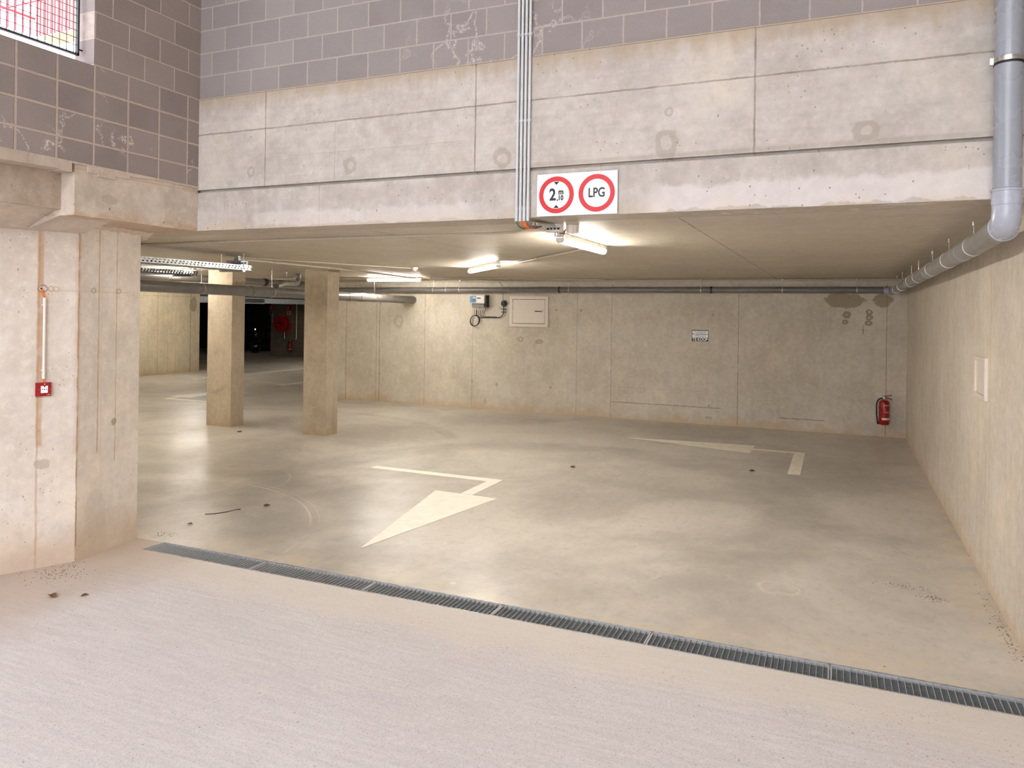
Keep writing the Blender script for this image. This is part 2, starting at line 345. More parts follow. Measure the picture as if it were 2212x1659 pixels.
M['recess'] = concrete('left_recess_wall', 'yz', (194, 180, 164), (166, 150, 132), stain=RUST, seed=12, top=(2.84, 2.93, .4, .1))
M['mortar'] = concrete('mortar_fill', 'yz', (206, 192, 178), (180, 166, 150), seed=13, holes=.2)
BS = [('x', xx_, hw_, .75, 0, 2.5, c_) for xx_, hw_, c_ in ((-9.88, .02, RUST), (-9.10, .012, RUST), (-9.02, .012, JD), (-7.91, .008, JD), (-6.8, .006, JD), (-4.58, .006, JD), (-3.9, .007, JD), (-1.61, .009, JD), (.72, .009, JD))]
GB = (150, 140, 122)
M['back_wall'] = concrete('far_wall_concrete', 'xz', (206, 198, 184), (186, 176, 160), stain=(188, 160, 124), foot=(0.0, .16, .55), seed=15, holes=.35,
    seams=BS + [('z', .30, .012, .7, -3.9, -1.9, (110, 96, 78)), ('z', .2, .015, .7, -.9, -.2, (120, 104, 84)), ('z', .58, .006, .4, -4, -2.2, GB), ('x', .37, .012, .8, 1.67, 1.82, (96, 84, 70)), ('z', 1.74, .005, .4, -.12, .75, JD), ('x', -.12, .005, .3, 1.74, 2.2, JD)],
    blobs=[(-8.55, 1.72, .13, .15, .7, .55, (164, 154, 136)), (-8.33, 2.13, .18, .12, .6, 0, (172, 158, 136)), (-5.75, 1.42, .07, .055, .8, .5, GB), (-5.35, 1.38, .1, .05, .8, .25, GB),
           (-5.0, 2.0, .03, .03, .8, 0, GB), (-4.5, 2.0, .03, .03, .8, 0, GB), (-6.2, 2.03, .03, .03, .6, 0, GB), (-9.0, 2.1, .03, .03, .8, 0, GB), (-9.8, 2.13, .025, .025, .8, 0, GB), (-7.9, 2.06, .02, .02, .6, 0, GB),
           (-6.25, .5, .03, .03, .8, 0, GB), (-5.1, .5, .03, .03, .8, 0, GB), (-6.8, .55, .03, .03, .8, 0, GB), (-9.0, .6, .025, .025, .8, 0, GB), (-6.5, .15, .04, .06, .7, 0, (170, 150, 110)),
           (.12, 1.98, .075, .07, .85, .2, (118, 106, 88)), (.10, 1.86, .05, .045, .85, .2, (118, 106, 88)), (.46, 2.03, .06, .05, .85, .35, (118, 106, 88)), (.46, 1.94, .06, .05, .85, .3, (118, 106, 88)), (.45, 1.85, .07, .05, .85, .15, (118, 106, 88)),
           (.08, 2.22, .34, .135, .9, 0, (138, 122, 94)), (.66, 2.23, .15, .13, .9, 0, (138, 122, 94)), (-2.1, .12, .07, .03, .7, 0, GB), (-2.05, 1.95, .02, .02, .8, .4, JD), (-2.1, .33, .02, .02, .8, .4, JD)])
M['right_wall'] = concrete('right_wall_concrete', 'yz', (214, 206, 194), (198, 188, 174), stain=(200, 170, 132), foot=(0.0, .14, .5), seed=17, holes=.35,
    seams=[('y', 6.40, .008, .7, 0, 2.6, RUST), ('y', 6.43, .04, .3, 0, 2.6, (214, 200, 172)), ('y', 9.35, .007, .5, 0, 2.6, JD), ('y', 11.6, .007, .4, 0, 2.6, JD), ('y', 3.6, .008, .6, 0, 5, JD)])
M['far_left_wall'] = concrete('far_left_concrete', 'yz', (206, 194, 170), (180, 166, 142), stain=RUST, seed=19, foot=(0, .2, .4),
    seams=[('y', 15.9, .02, .7, 0, 2.5, RUST), ('y', 16.25, .015, .5, 0, 2.5, RUST), ('y', 16.55, .015, .4, 0, 2.5, RUST), ('y', 17.1, .02, .7, 0, 2.5, JD), ('z', 2.28, .015, .6, 14, 17.5, RUST)],
    blobs=[(17.2, 2.05, .15, .25, .7, 0, (120, 108, 88))])
M['ceiling'] = concrete('ceiling_slab', 'xy', (200, 191, 176), (186, 176, 160), hstreak=False, rough=.5, holes=.1, seed=21,
    seams=[('x', -3.42, .009, .85, 4.7, 14, (96, 84, 68)), ('x', -.97, .009, .8, 4.7, 14, (96, 84, 68)), ('x', -5.87, .009, .7, 4.7, 14, (96, 84, 68)), ('x', -8.3, .009, .6, 4.7, 14, (96, 84, 68)), ('y', 4.85, .006, .6, -6, 1.1, JD)])
M['column'] = concrete('column_concrete', 'xz', (192, 180, 160), (172, 158, 138), stain=(166, 144, 112), foot=(0, .25, .5), seed=23, holes=.5)
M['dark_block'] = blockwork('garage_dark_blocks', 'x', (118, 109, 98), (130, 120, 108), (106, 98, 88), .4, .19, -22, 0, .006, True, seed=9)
M['dark'] = plain('dark_interior', (26, 26, 30), .9)  # near-black colour stands for the lack of light in the far room
M['white_paint'] = (lambda g: g.fin(g.mix(g.sm(g.noise(9, detail=6, rough=.7), .3, .62, .35, 0), lin(252, 246, 232), lin(222, 214, 198)), .55))(G('road_paint'))
M['white_paint_thin'] = (lambda g: g.fin(g.mix(g.sm(g.noise(9, detail=6, rough=.7), .35, .62, .6, .15), lin(254, 248, 232), lin(222, 212, 194)), .6))(G('worn_road_paint'))
M['pvc'] = plain('grey_pvc_pipe', (150, 154, 161), .28, var=.02, scale=6)
M['pvc_mid'] = plain('dusty_grey_pvc', (142, 140, 136), .4, var=.05, scale=5)
M['pvc_light'] = plain('light_grey_pvc', (168, 172, 182), .25, var=.03)
M['pvc_dark'] = plain('dark_grey_pvc', (110, 106, 102), .34, var=.10, scale=9)
M['rubber'] = plain('black_rubber', (24, 24, 24), .6)
M['zinc'] = plain('zinc_metal', (190, 188, 182), .3, .9)
M['galv'] = (lambda g: g.fin(g.mix(g.sm(g.vor(40), 0, .8), lin(150, 156, 160), lin(196, 200, 202)), .38, .85))(G('galvanised_steel'))
M['tray_shaded'] = plain('shaded_galvanised_tray', (92, 92, 92), .5)  # shade of the tray's unlit side put into the colour
M['galv_dull'] = (lambda g: g.fin(g.mix(g.sm(g.vor(40), 0, .8), lin(128, 134, 136), lin(178, 184, 186)), .5, .5))(G('dull_galvanised'))
M['pit'] = plain('drain_pit', (66, 68, 70), .8)
M['grate'] = plain('galvanised_grate', (176, 178, 178), .45, .1, var=.05)
M['grate_dull'] = plain('galvanised_bearing_bars', (116, 118, 118), .5, .1, var=.1)
M['conduit'] = plain('grey_conduit_plastic', (198, 200, 200), .4, var=.03)
M['conduit_tan'] = plain('dull_conduit_plastic', (186, 176, 158), .45, var=.05)
M['white_plastic'] = plain('white_plastic', (226, 220, 210), .4, var=.03)
M['cream_metal'] = plain('cream_painted_metal', (222, 212, 200), .4, var=.02)
M['sign_white'] = plain('sign_white', (240, 240, 242), .35, var=.01)
M['sign_red'] = plain('sign_red', (200, 8, 10), .4, var=.02)
M['black'] = plain('black_ink', (10, 10, 12), .5, var=.05)
M['red_paint'] = plain('red_enamel', (150, 14, 22), .3, var=.08)
M['red_dark'] = plain('red_reel', (170, 12, 24), .35, var=.08)
M['orange'] = plain('orange_cable', (232, 110, 40), .45, var=.05)
M['green'] = plain('green_cable', (60, 120, 84), .45)
M['grey_cable'] = plain('grey_cable', (120, 116, 110), .5)
M['black_cable'] = plain('black_cable', (22, 22, 24), .5)
M['blue'] = plain('blue_faceplate', (40, 110, 150), .4, var=.05)
M['screen'] = plain('pale_screen', (190, 214, 214), .3, var=.03)
M['steel_black'] = plain('black_steel', (34, 32, 38), .5)
M['rail_red'] = plain('red_railing_paint', (214, 60, 76), .5)
M['peach'] = plain('peach_render', (195, 155, 138), .8)
M['leaf'] = plain('dry_leaf', (112, 78, 48), .8, var=.3)
M['twig'] = plain('dry_twig', (70, 60, 50), .8)
M['grit'] = plain('grit', (140, 122, 98), .9, var=.3)
M['label_red'] = plain('label_red', (186, 40, 34), .5)
M['glow_sign'] = plain('pale_sign', (216, 168, 130), .5)
def lampmat(name, k=1.0):
    m = bpy.data.materials.new(name); m.use_nodes = True; t = m.node_tree; t.nodes.clear()
    o = t.nodes.new('ShaderNodeOutputMaterial'); e = t.nodes.new('ShaderNodeEmission')
    e.inputs[0].default_value = LAMPCOL; e.inputs[1].default_value = LAMP * k; t.links.new(e.outputs[0], o.inputs[0]); return m
M['lamp'] = lampmat('led_diffuser')

# ------------------------------------------------------------------ the setting
# floors
struct('floor', bx(-30, XR + .3, 4.6, 34, -.2, 0), M['floor'])
bm = B(); box(bm, -9, XR + .3, -7, 4.4, -.2, 0); box(bm, -9, -5.1, 4.4, 4.6, -.2, 0); box(bm, XR - .005, XR + .3, 4.4, 4.6, -.2, 0)
struct('floor_outside', bm, M['ramp'])
bm = bx(-30, XR + .3, YF + .3, 34, ZC, ZC + .25); box(bm, -30, -5.6, 4.3, YF + .3, ZC, ZC + .25)
struct('ceiling', bm, M['ceiling'])
# facade: block courses, two concrete bands, shadow gap
struct('wall_facade_blocks', bx(XL - .2, XR + .3, YF, YF + .3, 3.657, 5.9), M['facade_block'])
bm = bx(-5.6, XR + .3, YF - .006, YF + .3, 2.912, 3.65); box(bm, -5.6, XR + .3, YF + .035, YF + .3, 2.88, 2.92); box(bm, XL, XR + .3, YF - .012, YF + .3, 3.65, 3.657)
struct('wall_facade_upper', bm, M['facade_high'])
bm = bx(-5.6, XR + .3, YF, YF + .3, ZC, 2.890)
struct('wall_facade_lower', bm, M['facade_low'], bev=.006)
# right wall, back wall
struct('wall_right', bx(XR, XR + .3, -7, YB + .3, 0, 5.9), M['right_wall'])
struct('wall_back', bx(-10.9, XR, YB, YB + .3, 0, ZC), M['back_wall'])
# left upper block wall with window opening (y 2.6..3.707, z 3.645..4.65)
bm = B(); box(bm, XL - .19, XL + .007, -7, YF, 2.935, 3.645)
struct('wall_left_stack', bm, M['side_block'])
bm = B(); box(bm, XL - .19, XL + .007, 3.707, YF, 3.645, 5.9); box(bm, XL - .19, XL + .007, -7, 2.6, 3.645, 5.9); box(bm, XL - .19, XL + .007, 2.6, 3.707, 4.66, 5.9)
struct('wall_left_running', bm, M['side_block_run'])
struct('wall_left_beam', bx(-5.6, XL, 3.578, YF - .001, ZC - .003, 2.935), M['beam'], bev=.008)
struct('wall_left_recess', bx(-5.6, -4.99, -7, 3.577, 2.62, 2.934), M['recess'])
# lower left wall: two facets, plus the mortar cove above the first
P1 = (-5.525 - .42, 3.537 - .85); P2 = (-5.525, 3.537); P3 = (-5.313, 3.966); P4 = (-5.395, 4.581)
pl = [(-6.3, -7), (-5.945, -7), P1, P2, P3, P4, (-5.5, 4.62), (-6.3, 4.62)]
bm = B(); prism(bm, [(x, y, 0) for x, y in pl], (0, 0, 2.575))
struct('wall_left', bm, M['wall_lower'])
bm = B()
prism(bm, [(-5.0, 3.575, 2.5765), (-5.30, 3.575, 2.50), (-5.6, 3.575, 2.50), (-5.6, 3.575, 2.5765)], (0, .40, 0))
prism(bm, [(-4.992, 3.57, 2.64), (-5.34, 3.57, 2.50), (-5.6, 3.57, 2.50), (-5.6, 3.57, 2.64)], (0, -10, 0))
struct('trim_1', bm, M['mortar'])
bm = B()    # smeared mortar under the beam
for k in range(9):
    t = k / 8; x = P3[0] + (P4[0] - P3[0]) * t; y = P3[1] + (P4[1] - P3[1]) * t
    prism(bm, [(x - .05, y - .03, 2.55), (x + .05 - .03 * random.random(), y - .02, 2.575), (x + .05, y + .05, 2.575), (x - .05, y + .05, 2.53 - .02 * random.random())], (0, .04, .004))
struct('trim_2', bm, M['mortar'])
bm = B(); k = 0; y = -1.0
while y < 4.66:
    y2 = min(4.668, y + random.uniform(.05, .14)); o = -4.846 + random.uniform(0, .004)
    box(bm, -5.02 if y2 < 3.578 else XL - .01, o, y, y2, (2.872 if y2 < 3.57 else 2.925) + random.uniform(-.006, .006) - (.06 * max(0, 1 - abs(y - 3.75) / .28) if y > 3.58 else 0), 2.942); y = y2
struct('trim_3', bm, M['mortar'])
# unseen roof added to shade the outer well, and garage shell beyond the frame
struct('ceiling_added_outside', bx(-6.3, XR + .3, -1.5, YF + .3, 5.9, 6.1), M['ceiling'])
struct('wall_left_far', bx(-18.3, -18, 4.6, 17.45, 0, ZC), M['far_left_wall'])
struct('wall_garage_front', bx(-18, -6.3, 4.3, 4.6, 0, ZC), M['far_left_wall'])
struct('wall_hose', bx(-21.83, -18.9, 25, 25.3, 0, ZC), M['dark_block'])
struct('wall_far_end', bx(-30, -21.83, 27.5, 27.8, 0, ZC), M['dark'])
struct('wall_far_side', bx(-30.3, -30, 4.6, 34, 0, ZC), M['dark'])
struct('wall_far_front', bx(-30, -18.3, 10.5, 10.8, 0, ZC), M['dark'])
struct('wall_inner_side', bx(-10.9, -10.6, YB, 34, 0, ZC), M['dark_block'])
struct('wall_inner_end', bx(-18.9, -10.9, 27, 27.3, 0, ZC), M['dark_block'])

# header over the far opening (plane x = -18)
t = thing('roller_door_header', 'long galvanised door header over the dark far opening, left part backed by black between two rails', 'door header', (-18, 20.5, 2.13))
obj('panel', bx(-18.06, -18, 20.3, 24.9, 2.13, 2.30), M['galv_dull'], t)
obj('rail', bx(-18.05, -18, 17.45, 20.3, 2.285, 2.31), M['galv_dull'], t)
obj('rail', bx(-18.05, -18, 17.45, 20.3, 2.115, 2.14), M['galv_dull'], t)
obj('backing', bx(-18.12, -18.06, 17.45, 24.9, 2.13, ZC), M['steel_black'], t)  # black sheet stands for the unlit space between and above the rails
obj('end_plate', bx(-18.05, -18, 17.45, 18.6, 2.14, 2.285), M['galv_dull'], t)

# ------------------------------------------------------------------ columns
def column(x0, x1, y0, y1, label):
    bm = bx(x0, x1, y0, y1, 0, ZC); tag(obj('concrete_column', bm, M['column'], bev=.012), label, 'column', 'square columns in the garage')
column(-9.63, -9.11, 9.51, 9.80, 'square concrete column crossed by the long grey pipe, left of the two')
column(-7.66, -7.225, 9.53, 9.82, 'square concrete column right of the hose reel, nearer the white access door')

# ------------------------------------------------------------------ floor paint
def paint(name, polys, label, mat='white_paint', cat='floor marking', group=None):
    bm = B()
    for p in polys: prism(bm, [(x, y, .0015) for x, y in p], (0, 0, .0025))
    return tag(obj(name, bm, M[mat]), label, cat, group)
paint('floor_arrow', [[(-5.283, 7.862), (-5.283, 8.0), (-3.54, 7.985), (-3.54, 7.19), (-3.682, 7.19), (-3.682, 7.845)], [(-3.99, 7.195), (-3.243, 7.165), (-3.557, 5.166)]],
      'white painted arrow with bent tail in the middle of the floor, pointing to the drain')
paint('floor_arrow', [[(-3.053, 11.634), (-1.128, 11.818), (-1.13, 11.147)], [(-1.13, 11.43), (-1.13, 11.55), (-.41, 11.535), (-.41, 9.90), (-.555, 9.90), (-.555, 11.42)]],
      'worn painted arrow with bent tail near the far right wall, pointing left', 'white_paint_thin')
paint('floor_arrow', [[(-13.2, 11.80), (-13.2, 12.25), (-13.08, 12.25), (-13.08, 11.95), (-11.5, 11.93), (-11.5, 11.78)], [(-13.47, 12.2), (-12.82, 12.2), (-13.14, 14.2)]],
      'white painted arrow half hidden behind the left column')
paint('bay_line', [[(-16.15, 15.4), (-16.15, 22), (-16.05, 22), (-16.05, 15.4)]], 'long thin white bay line running to the far opening')
paint('bay_line', [[(-13.1, 15.3), (-13.1, 20), (-13.0, 20), (-13.0, 15.3)]], 'short white bay line just left of the right column')

# ------------------------------------------------------------------ drain
t = thing('drain_channel', 'long narrow drain trough let into the floor across the garage entrance', 'drain channel', (-2, 4.5, -.15))
bm = B(); box(bm, -5.1, XR, 4.4, 4.6, -.16, -.14); box(bm, -5.1, XR, 4.398, 4.406, -.14, -.03); box(bm, -5.1, XR, 4.594, 4.602, -.14, -.03)
obj('trough', bm, M['pit'], t)
bm = B(); box(bm, -5.1, XR - .004, 4.394, 4.400, -.04, .002); box(bm, -5.1, XR - .004, 4.598, 4.604, -.04, .002); box(bm, -5.104, -5.098, 4.394, 4.604, -.04, .002)
obj('edge_rail', bm, M['galv'], t)
xs = [-5.095, -4.02, -3.02, -2.025, -1.025, -.02, .985]
glab = ['drain grate at the left end of the row, beside the left wall', 'second drain grate from the left wall, left of the arrow tip',
        'drain grate below the arrow tip, third from the left', 'drain grate right of the arrow tip, fourth from the left',
        'drain grate second from the right wall end', 'drain grate at the right end, cut off by the picture edge']
for k in range(6):
    x0, x1 = xs[k] + .002, xs[k+1] - .002
    t = thing('drain_grate', 'galvanised mesh ' + glab[k], 'drain grate', ((x0 + x1) / 2, 4.5, -.035), 'drain grates across the entrance')
    bm = B(); box(bm, x0, x1, 4.404, 4.409, -.033, -.001); box(bm, x0, x1, 4.591, 4.596, -.033, -.001); box(bm, x0, x0 + .009, 4.404, 4.596, -.033, -.001); box(bm, x1 - .009, x1, 4.404, 4.596, -.033, -.001)
    obj('frame', bm, M['grate'], t)
    bm = B(); n = round((x1 - x0) / .0333)
    for i in range(1, n): xx = x0 + (x1 - x0) * i / n; box(bm, xx - .0012, xx + .0012, 4.409, 4.591, -.012, -.001)
    obj('cross_bars', bm, M['grate'], t)
    bm = B()
    for i in range(1, 8): yy = 4.404 + .192 * i / 8; box(bm, x0 + .006, x1 - .006, yy - .0013, yy + .0013, -.03, -.012)
    obj('long_bars', bm, M['grate_dull'], t)

# ------------------------------------------------------------------ window in the left wall
t = thing('window_grille', 'black steel framed wire mesh grille in the opening high on the left block wall', 'window grille', (-4.97, 3.15, 3.73))
xf = -4.97
bm = B(); box(bm, xf - .02, xf + .004, 2.64, 3.682, 3.722, 3.734); box(bm, xf - .02, xf + .004, 2.64, 3.682, 4.6, 4.612); box(bm, xf - .02, xf + .004, 3.67, 3.682, 3.722, 4.612); box(bm, xf - .02, xf + .004, 2.64, 2.652, 3.722, 4.612)
obj('frame', bm, M['steel_black'], t)
bm = B()
k = 0
while 3.73 + .052 * k < 4.6: tube(bm, [(xf - .016, 2.65, 3.745 + .052 * k), (xf - .016, 3.675, 3.745 + .052 * k)], .0024, 5); k += 1
for k in range(20): tube(bm, [(xf - .012, 2.66 + .052 * k, 3.73), (xf - .012, 2.66 + .052 * k, 4.605)], .0024, 5)
obj('wire_mesh', bm, M['steel_black'], t)
obj('wall_anchor', tb([(xf, 3.68, 3.765), (xf, 3.706, 3.765)], .006, 10), M['steel_black'], t)
# outside: railing and rendered wall
def post(bm, x, y, z0, z1, r=.012): tube(bm, [(x, y, z0), (x, y, z1)], r, 6)
t = thing('railing', 'red barred railing seen outside through the wire mesh opening', 'railing', (-9.6, 6.4, 5.1))
bm = B()
for k in range(14): post(bm, -10.0 + .04 + k * .072, 6.76, 5.57, 6.75, .0085)
obj('bars', bm, M['rail_red'], t)
bm = B()
for k in range(24): post(bm, -10.0, 6.7 - k * .10, 5.57, 6.75, .011)
obj('side_bars', bm, M['rail_red'], t)
bm = B(); tube(bm, [(-10, 6.76, 5.81), (-10, 4.3, 5.81)], .016, 8); tube(bm, [(-10.7, 6.78, 6.06), (-8.6, 6.78, 6.06)], .012, 8)
obj('hand_rail', bm, M['rail_red'], t)
tag(obj('house_wall', bx(-10.3, -9.45, 7.0, 7.3, 5.68, 7.2), M['peach']), 'peach rendered house wall behind the red railing outside the opening', 'wall')

# ------------------------------------------------------------------ lamps
def led(p, q, label, name='led_batten', z=ZC - .002, lit=True, parent_z=None, rad=.026, pw=None):
    p = Vector(p); q = Vector(q); d = (q - p).normalized(); s = d.cross(Vector((0, 0, 1))).normalized()
    c = (p + q) / 2
    t = thing(name, label, 'lamp', (c.x, c.y, z), 'ceiling LED battens')
    def sec(w0, z0, w1, z1):
        return [(-w0, z0), (w0, z0), (w1, z1), (-w1, z1)]
    bm = B(); pts = [p + s * a + Vector((0, 0, b)) for a, b in sec(.026, z - p.z - .038, .022, z - p.z - .002)]
    prism(bm, pts, q - p); obj('housing', bm, M['white_plastic'], t)
    bm = B(); ring = []
    for k in range(13):
        a = math.pi - .55 + (math.pi + 1.1) * k / 12
        ring.append(p + d * .03 + s * (rad * 1.15 * math.cos(a)) + Vector((0, 0, z - p.z - .055 + rad * 1.1 * math.sin(a))))
    prism(bm, ring, (q - p) - d * .06); obj('diffuser', bm, lampmat('led_diffuser_low', pw) if pw else M['lamp'], t, smooth=True)
    for e, sg in ((p, 1), (q, -1)):
        ring2 = [v - (p + d * .03) + (e if sg == 1 else e - d * .03) for v in ring]
        bm = B(); prism(bm, ring2, d * .03); obj('end_cap', bm, M['white_plastic'], t)
    for f in (.2, .8):
        m_ = p.lerp(q, f); bm = B(); prism(bm, [m_ + s * a + Vector((0, 0, b)) - d * .012 for a, b in ((-.03, z - p.z - .02), (.03, z - p.z - .02), (.03, ZC - .002 - p.z), (-.03, ZC - .002 - p.z))], d * .024)
        obj('clip', bm, M['zinc'], t)
    return t
led((-2.02, 5.58, 2.5), (-2.01, 6.78, 2.5), 'lit LED batten nearest the entrance, right of the wall conduits')
led((-4.85, 9.66, 2.5), (-3.87, 8.50, 2.5), 'lit LED batten set at a slant in the middle of the ceiling')
led((-8.25, 12.09, 2.5), (-7.05, 12.09, 2.5), 'lit LED batten near the back wall above the grey pipe')
led((-10.85, 9.26, 2.5), (-9.32, 8.93, 2.5), 'lit LED batten behind the perforated cable tray', pw=.4)
led((-14.6, 9.6, 2.5), (-13.4, 9.6, 2.5), 'added unseen lit LED batten over the hidden left part of the garage')  # unseen lamps from here to the outer one, added to brighten the garage
led((-16.4, 7.0, 2.5), (-16.4, 8.2, 2.5), 'added lit LED batten at the far left, unseen behind the entrance wall')
led((-10.2, 6.3, 2.5), (-9.0, 6.3, 2.5), 'added lit LED batten unseen behind the entrance wall, nearer the cable trays')
led((-13.6, 6.6, 2.5), (-12.4, 6.6, 2.5), 'added lit LED batten unseen behind the entrance wall, further left')
led((-15.2, 20.5, 2.5), (-15.2, 21.7, 2.5), 'added lit LED batten unseen behind the right column near the dark opening')
led((-16.2, 14.9, 2.5), (-16.2, 16.1, 2.5), 'added unseen lit LED batten near the far left garage wall')
# lamp outside, on the right wall behind the camera
t = thing('led_batten', 'lit LED batten high on the right outer wall behind the viewer', 'lamp', (XR - .05, 1.2, 4.4), 'ceiling LED battens')
obj('housing', bx(XR - .04, XR - .001, .6, 1.8, 4.37, 4.43), M['white_plastic'], t)
obj('diffuser', tb([(XR - .06, .63, 4.4), (XR - .06, 1.77, 4.4)], .03, 14), lampmat('outer_led_diffuser', .35), t, smooth=True)

# ------------------------------------------------------------------ conduits
def conduit(path, r, label, clips=(), mat='conduit', group=None, name='cable_conduit', axis=(0, 1, 0), smooth=True, sleeves=()):
    t = thing(name, label, 'conduit', path[0], group)
    obj('tube', tb(path, r, 12), M[mat], t, smooth=smooth)
    for c, ax in clips:
        bm = ringband(B(), c, ax, r * .9, r * 1.35, .014, 16)
        obj('clip', bm, M[mat], t)
    for a, b in sleeves: obj('sleeve', tb([a, b], r * 1.18, 14), M[mat], t, smooth=True)
    return t
xc = [-1.990, -1.9625, -1.935, -1.9075]
nm = ['first and leftmost', 'second', 'third', 'last and rightmost']
rc = .0095
for i, x in enumerate(xc):
    yy = YF - .022
    t = conduit([(x, yy, 5.88), (x, yy, 2.56)], rc, 'grey vertical conduit on the facade left of the sign, %s of the four' % nm[i],
                clips=[((x, yy, z), (0, 0, 1)) for z in (4.8, 3.80, 3.225, 2.64)], group='four conduits running down the facade',
                sleeves=[((x, yy, 2.555), (x, yy, 2.66 + (.06 if i == 3 else 0)))])
    for z in (4.8, 3.80, 3.225, 2.64):
        obj('clip_base', bx(x - .012, x + .012, YF - .014, YF - .0062 if z > 2.9 else YF, z - .012, z + .012), M['conduit'], t)
cols = ['green', 'orange', 'orange', 'grey_cable']
cl = ['green cable leaving the leftmost facade conduit', 'orange cable leaving the second facade conduit', 'pair of orange cables leaving the third facade conduit', 'grey cable leaving the rightmost facade conduit']
for i, x in enumerate(xc):
    p0 = (x, YF - .022, 2.57); p2 = (x + .02, YF + .14, 2.535)
    bm = B(); rr = .0055
    for dx in ((-.0035, .004) if i == 2 else (0,)):
        q = arc((x + dx, YF - .022, 2.57), (x + dx, YF - .022, 2.515), (x + .02 + dx, YF + .07, 2.515), 7) + [Vector((x + .025 + dx, YF + .16, 2.538))]
        tube(bm, q, rr if i != 2 else .0042, 8)
    tag(obj('cable', bm, M[cols[i]], smooth=True), cl[i], 'cable', 'cables below the facade conduits')
# conduits under the ceiling from the facade to the junction box
for i in range(4):
    x = -1.972 + .0275 * i
    ln = 4.99 + .02 * i
    conduit([(x, YF + .10, 2.548), (x + .04, ln, 2.560)], rc, 'short ceiling conduit behind the facade edge, %s of four' % nm[i], group='short ceiling conduits behind the facade',
            clips=[((x + .01, YF + .2, 2.552), (0, 1, 0))])
conduit([(-2.02, 5.05, 2.563), (-2.3, 5.34, 2.563)] + [(-2.45, 5.36, 2.563), (-9, 5.36, 2.563)], .010, 'long ceiling conduit running left just behind the facade', mat='conduit_tan',
        clips=[((x, 5.36, 2.563), (1, 0, 0)) for x in (-2.9, -3.75, -4.6, -5.4)])
conduit([(-2.12, 6.75, 2.563), (-2.6, 7.33, 2.563), (-3.86, 8.86, 2.563)], .011, 'ceiling conduit linking the entrance lamp and the slanted lamp', mat='conduit_tan',
        clips=[((-2.6 - 1.26 * f, 7.33 + 1.53 * f, 2.563), (-.63, .77, 0)) for f in (.1, .45, .8)])
conduit([(-10.88, 13.55, 2.555), (XR - .15, 13.55, 2.555)], .012, 'long pale conduit along the back wall just under the ceiling', mat='conduit_tan',
        clips=[((x, 13.55, 2.555), (1, 0, 0)) for x in (-8.2, -7.0, -5.6, -4.4, -3.1, -1.75, -.6, .35)])
conduit([(-10.85, 12.2, 2.558), (-8.2, 12.15, 2.558)], .012, 'ceiling conduit leading to the lamp near the back wall', mat='conduit_tan', clips=[((-9, 12.17, 2.558), (1, 0, 0))])
conduit([(-6.95, 12.2, 2.56), (-3.9, 13.3, 2.56)], .011, 'ceiling conduit leaving the back lamp towards the blue control box', mat='conduit_tan')
conduit([(-6.68, 7.05, 2.545), (-6.72, 9.2, 2.545), (-7.2, 12.6, 2.545)], .012, 'pale ceiling conduit continuing from the end of the cable tray', mat='conduit_tan', clips=[((-6.69, 7.7, 2.545), (0, 1, 0)), ((-6.72, 9.0, 2.545), (0, 1, 0))])
conduit([(-6.72, 6.9, 2.562), (-5.7, 9.45, 2.562)], .007, 'thin ceiling conduit running towards the smoke detector', mat='conduit_tan')
# junction boxes near the entrance lamp
t = thing('junction_box', 'white rounded junction box above the near end of the entrance lamp', 'junction box', (-1.77, 5.16, ZC))
obj('body', tb([(-1.765, 5.15, 2.518), (-1.765, 5.15, 2.523), (-1.765, 5.15, 2.578)], [.040, .047, .05], 10), M['white_plastic'], t)
bm = tb([(-1.83, 5.16, 2.53), (-1.865, 5.16, 2.53)], .014, 12); obj('cable_gland', bm, M['grey_cable'], t)
t = thing('junction_box', 'oval pale junction box with dark openings beside the short ceiling conduits', 'junction box', (-1.86, 5.06, ZC))
bm = tb([(-1.865, 5.06, 2.52), (-1.865, 5.06, 2.578)], .045, 24)
for v in bm.verts: v.co.x = -1.865 + (v.co.x + 1.865) * 1.35
obj('body', bm, M['white_plastic'], t, smooth=True)
for k in range(4): obj('opening', bx(-1.91 + .026 * k, -1.895 + .026 * k, 5.008, 5.022, 2.535, 2.548), M['black'], t)
t = thing('angle_bracket', 'small grey bracket hanging under the oval junction box', 'bracket', (-1.87, 5.25, 2.5))
bm = bx(-1.93, -1.86, 5.22, 5.24, 2.510, 2.514); box(bm, -1.93, -1.926, 5.22, 5.24, 2.510, 2.578); obj('strip', bm, M['galv_dull'], t)
tag(obj('cable', tb(arc((-1.82, 5.16, 2.55), (-1.9, 5.3, 2.5), (-1.99, 5.6, 2.54), 8), .005, 8), M['orange'], smooth=True), 'short orange cable between the junction boxes and the entrance lamp', 'cable')
t = thing('smoke_detector', 'small white detector on the ceiling between the two columns and the slanted lamp', 'smoke detector', (-5.676, 9.509, ZC))
obj('base', tb([(-5.676, 9.509, 2.55), (-5.676, 9.509, 2.579)], .055, 24), M['white_plastic'], t, smooth=True)
obj('sensor', tb([(-5.676, 9.509, 2.525), (-5.676, 9.509, 2.55)], [.03, .045], 24), M['white_plastic'], t, smooth=True)

